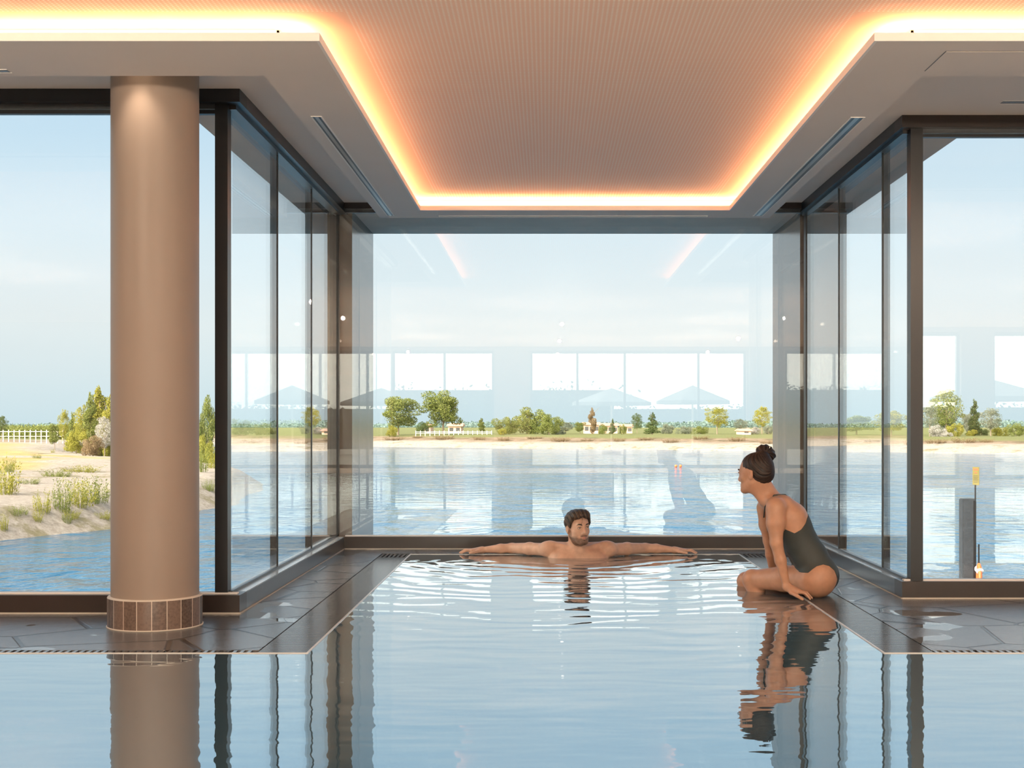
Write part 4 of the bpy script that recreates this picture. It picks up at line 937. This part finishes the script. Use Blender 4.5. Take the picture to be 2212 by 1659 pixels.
M['eye'] = pmat('eye_white', (.78,.75,.72), .12); M['iris'] = pmat('iris_brown', (.03,.018,.01), .1); M['brow'] = pmat('eyebrow_hair', (.045,.028,.018), .6)

def frame(F, tilt=0.0, roll=0.0):
    F = Vector(F).normalized(); U = Vector((0,0,1)); Rt = F.cross(U).normalized()*-1     # x axis of the head frame
    U = Rt.cross(F)*-1; U = F.cross(Rt) if F.cross(Rt).z > 0 else -F.cross(Rt)
    R_ = Matrix((Rt, F, U)).transposed(); return R_ @ Matrix.Rotation(tilt, 3, 'X') @ Matrix.Rotation(roll, 3, 'Y')
def add_head(B, O, R_, s, male=True, ears=(-1,1)):
    O = Vector(O); T = lambda x, y, z: tuple(O + R_ @ Vector((x*s, y*s, z*s))); Rn = np.array(R_)
    E = lambda c, r, k=.012, mode='u', lab='h': B.ell(T(*c), tuple(a*s for a in r), k*s, Rn, lab, mode)
    K = lambda a, b, ra, rb, k=.01, mode='u', lab='h': B.cone(T(*a), T(*b), ra*s, rb*s, k*s, lab, mode)
    E((0,-.018,.036), (.075,.094,.082), .02)
    E((0,.022,-.008), (.064,.074,.082), .03)
    E((0,.030,-.070), (.048,.052,.046), .03)
    for a in (-1,1): K((a*.048,-.002,-.055), (a*.020,.070,-.100), .015, .016, .03)
    if male: E((0,.074,-.104), (.024,.016,.018), .016)
    else: E((0,.070,-.100), (.016,.014,.015), .018)
    for a in (-1,1):
        E((a*.040,.054,-.030), (.018,.019,.015), .02)
        E((a*.031,.096,-.001), (.019,.017,.0125), .010, 's')
    if male: K((-.036,.078,.019), (.036,.078,.019), .010, .010, .016)
    K((0,.083,.012), (0,.103,-.036), .0075, .0115 if male else .0095, .010)
    for a in (-1,1): E((a*.013,.093,-.041), (.0085,.010,.008), .006)
    for a in (-1,1):
        K((a*.023,.082,-.068), (0,.0925,-.0655), .0035, .0055, .006); K((a*.020,.082,-.074), (0,.0915,-.078), .004, .0065, .006)
    K((-.024,.094,-.0715), (.024,.094,-.0715), .0014, .0014, .003, 's')
    for a in (-1,1): # eyelids
        K((a*.019,.083,.002), (a*.031,.088,.0085), .003, .0035, .005); K((a*.031,.088,.0085), (a*.045,.080,.002), .0035, .003, .005)
        K((a*.020,.082,-.003), (a*.031,.0855,-.0085), .0025, .003, .005); K((a*.031,.0855,-.0085), (a*.044,.079,-.002), .003, .0025, .005)
    for a in ears:
        E((a*.077,-.008,-.012), (.007,.017,.030), .006, 'u'); E((a*.084,-.002,-.010), (.006,.009,.017), .004, 's')
        K((a*.080,-.022,.008), (a*.082,-.020,-.018), .0045, .004, .005); K((a*.080,-.020,.010), (a*.078,-.004,.014), .0045, .004, .005)
    return T
def head_local(v, O, R_, s): return (v-np.array(O)) @ np.array(R_)/s
def strands(p, freq, seed, flow):
    """streaky noise along a flow coordinate, p local points, flow -> (u,w) with w along the strand"""
    u, w_ = flow(p); r = np.random.default_rng(seed); val = np.zeros(len(p))
    for f_, a_ in ((1,.45),(2.3,.3),(5.1,.25)):
        ph = r.random()*6; val += a_*np.sin(u*freq*f_+ph+1.1*np.sin(w_*(14+9*f_)+ph*2))
    return val*.5+.5
def smax(a, b, k):
    h_ = np.maximum(k-np.abs(a-b), 0)/k; return np.maximum(a, b)+h_*h_*k*.25
def hair_mesh(name, parent, O, R_, s, blobs, keep, flow, amp, freq, mat, label, h=.0025, cut=None, lift=.0):
    B = Body(); O_ = Vector(O)
    for c, r, k, mode in blobs: B.ell(tuple(O_+R_ @ Vector(tuple(x*s for x in c))), tuple(x*s for x in r), k*s, np.array(R_), 'h', mode)
    F = B.field(h); g = np.meshgrid(*F.ax, indexing='ij'); pts = np.stack([a.ravel() for a in g], 1); near = np.abs(F.d.ravel()) < .02
    lp_ = head_local(pts[near], O, R_, s); st = strands(lp_, freq, 4, flow); dd = F.d.ravel().copy(); dd[near] -= (st-.4)*amp
    kd = keep(lp_)*s; dd2 = dd[near]; dd2 = smax(dd2, kd, .010); dd[near] = dd2; F.d = dd.reshape(F.d.shape)
    v, q = nets(F); v = relax(v, q, 1, .3); st = strands(head_local(v, O, R_, s), freq, 4, flow)
    o = to_mesh(name, v, q, mat, parent, {'strand': st})
    if label: o['label'] = label
    return o
def Qp(px, py, Y): return (PX(px,Y), Y, PZ(py,Y))
def eyes_brows(parent, T, R_, s, hairm, sides=(-1,1), look=(0,1,0)):
    for a in sides:
        mb = MB(); c = Vector(T(a*.0315,.0735,0)); r = .0128*s
        mb.lathe([(r*math.sin(t*math.pi/12)+1e-5, r*math.cos(t*math.pi/12)) for t in range(13)], (0,0,0), 18)
        e = mb.build('eye', M['eye'], parent, smooth=True, loc=tuple(c-parent.location))
        d = (R_ @ Vector(look)).normalized(); mb2 = MB(); q_ = d.to_track_quat('Z','Y').to_matrix()
        mb2.add([tuple(q_ @ Vector((.0062*s*math.cos(t*math.pi/8), .0062*s*math.sin(t*math.pi/8), r*.90))) for t in range(16)]+[tuple(q_ @ Vector((0,0,r*1.03)))], [(t,(t+1)%16,16) for t in range(16)])
        mb2.build('iris', M['iris'], e, smooth=True, loc=(0,0,0))
        mb3 = MB(); pts = [Vector(T(a*x,y,z))-parent.location for x, y, z in ((.014,.0915,.0175),(.026,.0912,.0235),(.038,.0865,.0245),(.049,.0775,.0195))]
        mb3.tube(pts, [.0038*s,.0048*s,.0042*s,.002*s], 8); mb3.build('eyebrow', M['brow'], parent, smooth=True, loc=(0,0,0))
        mb4 = MB(); pts = [Vector(T(a*x,y,z))-parent.location for x, y, z in ((.018,.0870,.0035),(.026,.0915,.0068),(.034,.0900,.0070),(.046,.0815,.0020))]
        mb4.tube(pts, [.0010*s,.0019*s,.0019*s,.0012*s], 6); mb4.build('eyelashes', M['brow'], parent, smooth=True, loc=(0,0,0))
def hand(B, W, Kn, side, tips, thumb, lab, rp=.014, rf=.0082, k=.006):
    """W wrist, Kn list of 4 knuckles, tips list of (mid, tip) per finger, thumb (base, mid, tip)"""
    W = Vector(W)
    for kn in Kn: B.cone(W, kn, .018, rp, .014, lab)
    B.cone(Kn[0], Kn[3], rp, rp*.92, .008, lab)
    for kn, (md, tp) in zip(Kn, tips): B.cone(kn, md, rf*1.15, rf, k, lab); B.cone(md, tp, rf, rf*.78, k*.6, lab)
    B.cone(W, thumb[0], .016, .013, .012, lab); B.cone(thumb[0], thumb[1], .012, .0098, k, lab); B.cone(thumb[1], thumb[2], .0095, .0078, k, lab)

# ---------------------------------------------------------------- the man in the water
def make_man():
    YH = 9.42; root = empty('person', (PX(1250,9.45), 9.45, 0)); tag(root, 'bearded man leaning in the pool with both arms spread along the far edge', 'person')
    yaw = math.radians(27); Fh = (math.sin(yaw), -math.cos(yaw), 0); R_ = frame(Fh, math.radians(2), math.radians(-2)); s = 1.0
    O = (PX(1248,YH), YH, PZ(1139,YH)); B = Body(); T = add_head(B, O, R_, s, True)
    cx = PX(1249,9.47); yc = 9.49
    # neck, chest and shoulders
    B.cone(T(0,-.030,-.040), (cx,yc-.005,.04), .056, .066, .03)
    for a in (-1,1):
        B.cone(T(a*.030,-.028,-.05), (cx+a*.018,yc-.055,.055), .020, .016, .02)                # neck muscle
        B.cone((cx+a*.02,yc-.058,.062), (cx+a*.175,yc-.018,.088), .013, .014, .014)            # collarbone
        B.cone((cx+a*.03,yc+.012,.062), (cx+a*.19,yc+.01,.074), .038, .032, .03)               # trapezius
        B.ell((cx+a*.212,yc,.055), (.064,.060,.056), .022)                                    # deltoid
        B.ell((cx+a*.105,yc-.035,-.035), (.110,.080,.090), .03)                                # chest
        B.ell((cx+a*.10,yc+.01,-.20), (.095,.095,.20), .03)
    B.ell((cx,yc-.01,-.02), (.15,.095,.10), .03)
    B.ell((cx,yc+.01,-.42), (.165,.105,.14), .04)
    for a in (-1,1): B.cone((cx+a*.09,yc,-.46), (cx+a*.10,yc-.30,-.62), .080, .055, .03); B.cone((cx+a*.10,yc-.30,-.62), (cx+a*.11,yc-.18,-1.0), .052, .032, .02)
    # arms lie on the deck behind the pool edge
    ya = 9.70
    for a, pe, pw, in ((-1, 1106, 1041), (1, 1394, 1457)):
        sh = (cx+a*.215, yc, .048); el = (PX(pe,9.68), 9.70, .040); wr = (PX(pw,ya), ya+.005, .026)
        mid1 = tuple((np.array(sh)*.5+np.array(el)*.5)+np.array([0,0,.002])); 
        B.chain([sh, mid1, el], [.046,.043,.036], .02, 'a')
        md = tuple(np.array(el)*.62+np.array(wr)*.38+np.array([0,-.004,.002])); B.chain([el, md, wr], [.035,.033,.021], .015, 'a')
        ph = PX(1182+a*28, ya)-PX(1182, ya)   # sign helper
        xk = wr[0]+a*.078; dx = abs(ph)/abs(ph)*a
        Kn = [Vector((xk-dx*.004, ya-.038, .022)), Vector((xk, ya-.014, .025)), Vector((xk-dx*.004, ya+.010, .023)), Vector((xk-dx*.012, ya+.032, .019))]
        ln = (.072,.080,.074,.058); fan = (-.020,-.006,.008,.024); tips = []
        for kn, l_, f_ in zip(Kn, ln, fan): tips.append((kn+Vector((dx*l_*.52, f_*.5, .004)), kn+Vector((dx*l_, f_, -kn.z+.009))))
        th = (Vector((wr[0]+dx*.030, ya-.040, .020)), Vector((wr[0]+dx*.058, ya-.066, .016)), Vector((wr[0]+dx*.082, ya-.078, .011)))
        hand(B, wr, Kn, a, tips, th, 'a')
    F = B.field(.0025); v, q = nets(F); v = relax(v, q, 2, .4)
    p = head_local(v, O, R_, s); hd = B.dist(v, ['h']) < .022
    x, y, z = p.T; nz = vnoise(x*1000+500, z*1000+500, 2.2, 9)*.5+vnoise(y*1000+500, z*1000+500, 2.0, 4)*.5
    jaw = np.clip((-.052-z+.55*np.clip(.03-y,0,1))/.020, 0, 1)*np.clip((y+.024)/.016, 0, 1)*np.clip((z+.135)/.01,0,1)
    side = np.clip((.030-y)/.014, 0, 1)*np.clip((y+.006)/.01, 0, 1)*np.clip((-.0-z)/.02, 0, 1)
    cheekclear = np.clip(1-np.hypot((np.abs(x)-.032)/.018, (z+.056)/.024), 0, 1)*1.0
    beard = np.maximum(np.clip(jaw*.80-cheekclear*jaw, 0, 1), side*.6)
    mus = np.clip(1-np.abs(z+.0585-.35*np.abs(x)*-1*0)/.0075, 0, 1)*np.clip((.028-np.abs(x))/.006, 0, 1)*(y > .07)
    goat = np.clip(1-np.hypot(x/.010, (z+.090)/.009), 0, 1)*(y > .06); chin = np.clip(1-np.hypot(x/.034, (z+.112)/.018), 0, 1)*(y > .03)
    beard = np.clip(np.maximum.reduce([beard, mus*1.2, goat*1.3, chin*1.2]), 0, .92)*(.70+.45*nz)*(hd & (z > -.135))
    lips = np.clip(1-np.hypot(x/.026, (z+.0715)/.0125), 0, 1)*1.6*(y > .076); lips = np.clip(lips, 0, .85)*hd; beard = beard*(1-np.clip(lips*1.6,0,1))
    to_mesh('body', v, q, skin('man_skin', (.62,.37,.255), (.050,.030,.020), (.42,.17,.13)), root, {'beard': np.clip(beard,0,.95), 'lips': lips})
    eyes_brows(root, T, R_, s, None, look=(.28,.95,.0))
    # hair: swept back and to the side, short over the ears
    xs = [-.12,-.06,-.03,-.018,-.004,.012,.024,.036,.050,.066,.095]; zs = [-.085,-.080,-.060,-.020,.020,.014,-.008,.018,.050,.064,.066]
    def keep(p_): return (np.interp(p_[:,1], xs, zs)+.006*np.sin(p_[:,0]*95+1.6)*(p_[:,1] > .05)) - p_[:,2]
    blobs = [((0,-.018,.040),(.081,.100,.086),.01,'u'),((.012,.040,.088),(.062,.050,.036),.03,'u'),((-.034,.030,.078),(.042,.058,.036),.02,'u'),((.040,.020,.080),(.036,.060,.034),.02,'u'),
             ((-.070,.004,.035),(.016,.046,.044),.02,'u'),((.070,.004,.035),(.016,.046,.044),.02,'u'),((0,.048,-.012),(.0655,.0545,.082),.006,'s')]
    hm = hairmat('man_hair', (.010,.007,.005), (.12,.078,.05))
    flow = lambda p_: (p_[:,0]*1.0+p_[:,2]*.35+p_[:,1]*.25, p_[:,1]-p_[:,2]*.6)
    hair_mesh('hair', root, O, R_, s, blobs, keep, flow, .0062, 215, hm, 'tousled dark brown hair', .0025)
    lk = MB()
    for pts, r0 in (([(-.012,.086,.075),(-.014,.098,.060),(-.018,.098,.036),(-.020,.093,.022)], .0016), ([(.050,.060,.072),(.068,.062,.050),(.074,.052,.026)], .004), ([(.058,.044,.070),(.076,.044,.048),(.080,.036,.020)], .004)):
        lk.tube([Vector(T(*p_))-root.location for p_ in pts], [r0, r0*.8, r0*.6, r0*.3][:len(pts)], 7)
    l_ = lk.build('hair_locks', M['brow'], root, smooth=True, loc=(0,0,0))
make_man()

# ---------------------------------------------------------------- the woman on the pool edge
def make_woman():
    root = empty('person', (PX(1765,7.3), 7.3, 0)); tag(root, 'woman in a dark swimsuit with a hair bun, sitting on the pool edge', 'person')
    R_ = frame((-.82,.57,0), math.radians(-4), math.radians(0)); s = .93; YH = 7.36
    O = Qp(1630.5, 1021, YH); B = Body(); T = add_head(B, O, R_, s, False)
    V = lambda *a: np.array(Qp(*a)); la = np.array([.06,.155,0.])  # from near to far across the hips
    # neck and shoulders
    sn, sf = V(1676,1097,7.225), V(1652,1098,7.50)
    nb = V(1664,1073,7.365)
    B.cone(T(0,-.030,-.040), nb, .046, .050, .03)
    B.cone(T(0,.012,-.075), V(1650,1081,7.345), .030, .030, .03)
    B.cone(nb+np.array([0,0,-.02]), sn+np.array([0,0,.014]), .040, .036, .035); B.cone(nb+np.array([0,0,-.02]), sf+np.array([0,0,.012]), .040, .034, .035)
    # torso
    def pair(px, py, Yc, half, r, k=.03, up=1.0):
        c = V(px, py, Yc); return c-np.array([0,half,0]), c+np.array([0,half,0]), r
    secs = [pair(1685,1093,7.36,.078,.062), pair(1703,1117,7.36,.062,.084), pair(1712,1140,7.355,.050,.088), pair(1727,1170,7.35,.040,.084), pair(1746,1200,7.35,.052,.084), pair(1764,1231,7.345,.070,.088)]
    for (a0, b0, r0), (a1, b1, r1) in zip(secs[:-1], secs[1:]): B.cone(a0, a1, r0, r1, .03); B.cone(b0, b1, r0, r1, .03)
    for a, b, r in secs: B.cone(a, b, r*.97, r*.97, .02)
    B.ell(V(1697,1101,7.30), (.050,.048,.058), .03)                      # shoulder blade
    for dy in (-.055,.05): B.ell(V(1680,1140,7.35)+np.array([0,dy,0]), (.050,.050,.052), .025)
    hn, hf = V(1765,1250,7.26), V(1765,1250,7.26)+la
    B.ell(hn+np.array([.006,0,-.002]), (.096,.092,.098), .03, lab='t'); B.ell(hf+np.array([-.010,0,0]), (.090,.088,.096), .03, lab='t'); B.cone(hn, hf, .085, .085, .03)
    # legs
    kn, kf = V(1627,1252,7.56), V(1612,1254,7.80)
    B.chain([hn+np.array([-.02,.0,-.014]), hn*.5+kn*.5+np.array([0,0,.004]), kn], [.082,.070,.053], .02, 'l'); B.chain([hf+np.array([-.03,0,-.01]), hf*.5+kf*.5+np.array([0,0,.0]), kf], [.080,.067,.052], .02, 'l')
    B.ell(kn+np.array([-.006,.004,.002]), (.053,.053,.054), .02, lab='l')
    for kk in (kn, kf):
        an = kk+np.array([.05,-.03,-.42]); cf_ = kk*.7+an*.3+np.array([.018,-.012,0]); B.chain([kk+np.array([0,0,-.012]), cf_, an], [.050,.049,.030], .02, 'l'); B.chain([an, an+np.array([-.09,.09,-.045]), an+np.array([-.14,.14,-.055])], [.030,.026,.016], .015, 'l')
    # near arm and hand
    el, wr = V(1677,1172,7.19), V(1699.5,1267,7.19)
    B.chain([sn, sn*.55+el*.45+np.array([-.002,0,0]), el], [.054,.047,.033], .022, 'a'); B.chain([el, el*.6+wr*.4, wr], [.033,.030,.0195], .015, 'a')
    Kn = [Vector((wr[0]+.050,7.128,.048)), Vector((wr[0]+.056,7.148,.050)), Vector((wr[0]+.054,7.170,.047)), Vector((wr[0]+.048,7.190,.042))]
    tips = []
    for kk, tx, ty in zip(Kn, (1.392,1.408,1.404,1.392), (7.105,7.132,7.160,7.186)): tp = Vector((tx,ty,.011)); tips.append((kk*.45+tp*.55+Vector((.004,0,.012)), tp))
    th = (Vector((wr[0]+.018,7.150,.040)), Vector((wr[0]+.040,7.105,.028)), Vector((wr[0]+.066,7.090,.012)))
    hand(B, tuple(wr), Kn, 1, tips, th, 'a', rp=.0125, rf=.0075)
    # far arm and hand
    ef, wf = V(1660,1168,7.57), V(1671,1243,7.66)
    B.chain([sf, sf*.5+ef*.5, ef], [.045,.040,.029], .022, 'a'); B.chain([ef, ef*.6+wf*.4, wf], [.029,.027,.019], .015, 'a')
    Kf = [Vector((wf[0]+.045,7.645+.02*i,.040)) for i in range(4)]; tf = [(Vector((wf[0]+.075,7.645+.021*i,.034)), Vector((wf[0]+.10,7.645+.022*i,.012))) for i in range(4)]
    hand(B, tuple(wf), Kf, 1, tf, (Vector((wf[0]+.02,7.63,.035)), Vector((wf[0]+.04,7.605,.024)), Vector((wf[0]+.06,7.59,.012))), 'a', rp=.012, rf=.0075)
    F = B.field(.0032); v, q = nets(F); v = relax(v, q, 3, .45)
    p = head_local(v, O, R_, s); lips = np.clip(1-np.hypot(p[:,0]/.024, (p[:,2]+.0715)/.012), 0, 1)*1.5*(p[:,1] > .076)*(B.dist(v, ['h']) < .006)
    to_mesh('body', v, q, skin('woman_skin', (.47,.25,.155), (.1,.05,.03), (.33,.11,.09), .36), root, {'beard': np.zeros(len(v)), 'lips': np.clip(lips,0,.8)})
    # swimsuit: follows the torso between the neckline and the leg openings
    Yr = 7.27; px_ = CX+FPX*v[:,0]/Yr; py_ = CY+FPX*(EYE-v[:,2])/Yr
    top = np.interp(px_, [1600,1648,1662,1680,1693,1712,1726,1736,1741,1746,1800], [1085,1098,1128,1139,1142,1150,1142,1130,1120,1112,1100])
    leg = np.interp(px_, [1690,1712,1728,1740,1749,1758,1772,1785,1797,1806,1816], [1240,1233,1235,1234,1226,1219.5,1216,1219.5,1230,1250,1290])
    dt = B.dist(v, ['t']); gfun = np.maximum.reduce([(top-py_)*.0025, (py_-leg)*.0025, dt-B.dist(v, ['a'])+.004, dt-B.dist(v, ['l'])-.012, .05-B.dist(v, ['h'])])
    n_ = vnorm(v, q); v2, fs2 = clip_mesh(v+n_*.0028, q, gfun)
    suit = poly_mesh('swimsuit', v2, fs2, pmat('dark_green_swim_fabric', (.040,.048,.046), .62, noise=.1, nscale=60), root); suit['label'] = 'dark grey-green one-piece swimsuit'
    md = suit.modifiers.new('thickness', 'SOLIDIFY'); md.thickness = .003; md.offset = -1
    for dy in (-.045, .05):
        st = MB(); pts = [V(1742,1122,7.35+dy)+np.array([.004,0,0]), V(1729,1105,7.35+dy)+np.array([.006,0,.004]), V(1716,1088,7.35+dy*1.05)+np.array([.004,0,.008]), V(1696,1069,7.35+dy*1.4)+np.array([0,0,.002]), V(1672,1072,7.35+dy*1.8)+np.array([0,0,.006]), V(1652,1095,7.35+dy*1.4), V(1650,1118,7.35+dy)]
        st.tube([Vector(p_)-root.location for p_ in pts], .0035, 8); st.build('strap', bpy.data.materials['dark_green_swim_fabric'], root, smooth=True, loc=(0,0,0))
    eyes_brows(root, T, R_, s, None)
    # hair drawn up tight into a bun
    hm = hairmat('woman_hair', (.003,.002,.0018), (.042,.024,.017))
    xs = [-.13,-.085,-.05,-.028,-.016,-.004,.010,.030,.048,.064,.080,.10]; zs = [-.070,-.076,-.074,-.058,-.030,.018,.020,.018,.034,.056,.072,.075]
    keep = lambda p_: np.interp(p_[:,1], xs, zs)-p_[:,2]
    up = np.array([0,-.055,.110])
    flow = lambda p_: (np.arctan2(p_[:,0]-up[0]+1e-4, (p_[:,1]-up[1])*.8+(p_[:,2]-up[2])*-.6)*.085, np.linalg.norm(p_-up, axis=1))
    blobs = [((0,-.020,.034),(.079,.099,.0855),.01,'u'),((0,-.052,-.012),(.068,.064,.060),.03,'u'),((0,-.060,.092),(.030,.030,.030),.03,'u')]
    hair_mesh('hair', root, O, R_, s, blobs, keep, flow, .0045, 330, hm, 'dark hair drawn up tight', .0025)
    bc = Vector(O)+R_.inverted().transposed() @ Vector((0,0,0)); bc = Vector(Qp(1653,979,YH+.03))
    flow2 = lambda p_: (np.arctan2(p_[:,2], p_[:,0])*.045+p_[:,1]*.55, p_[:,0]+p_[:,2])
    b2 = [((0,0,.004),(.046,.045,.043),.01,'u'),((.028,.0,-.012),(.028,.032,.028),.012,'u'),((-.018,.0,.014),(.032,.033,.028),.01,'u'),((.008,-.02,.010),(.030,.022,.026),.008,'u'),((.02,0,.03),(.010,.03,.010),.01,'s')]
    hair_mesh('hair_bun', root, bc, Matrix.Identity(3), 1.0, b2, lambda p_: -np.ones(len(p_)), flow2, .0075, 230, hm, 'loose round bun on top', .0025)
make_woman()
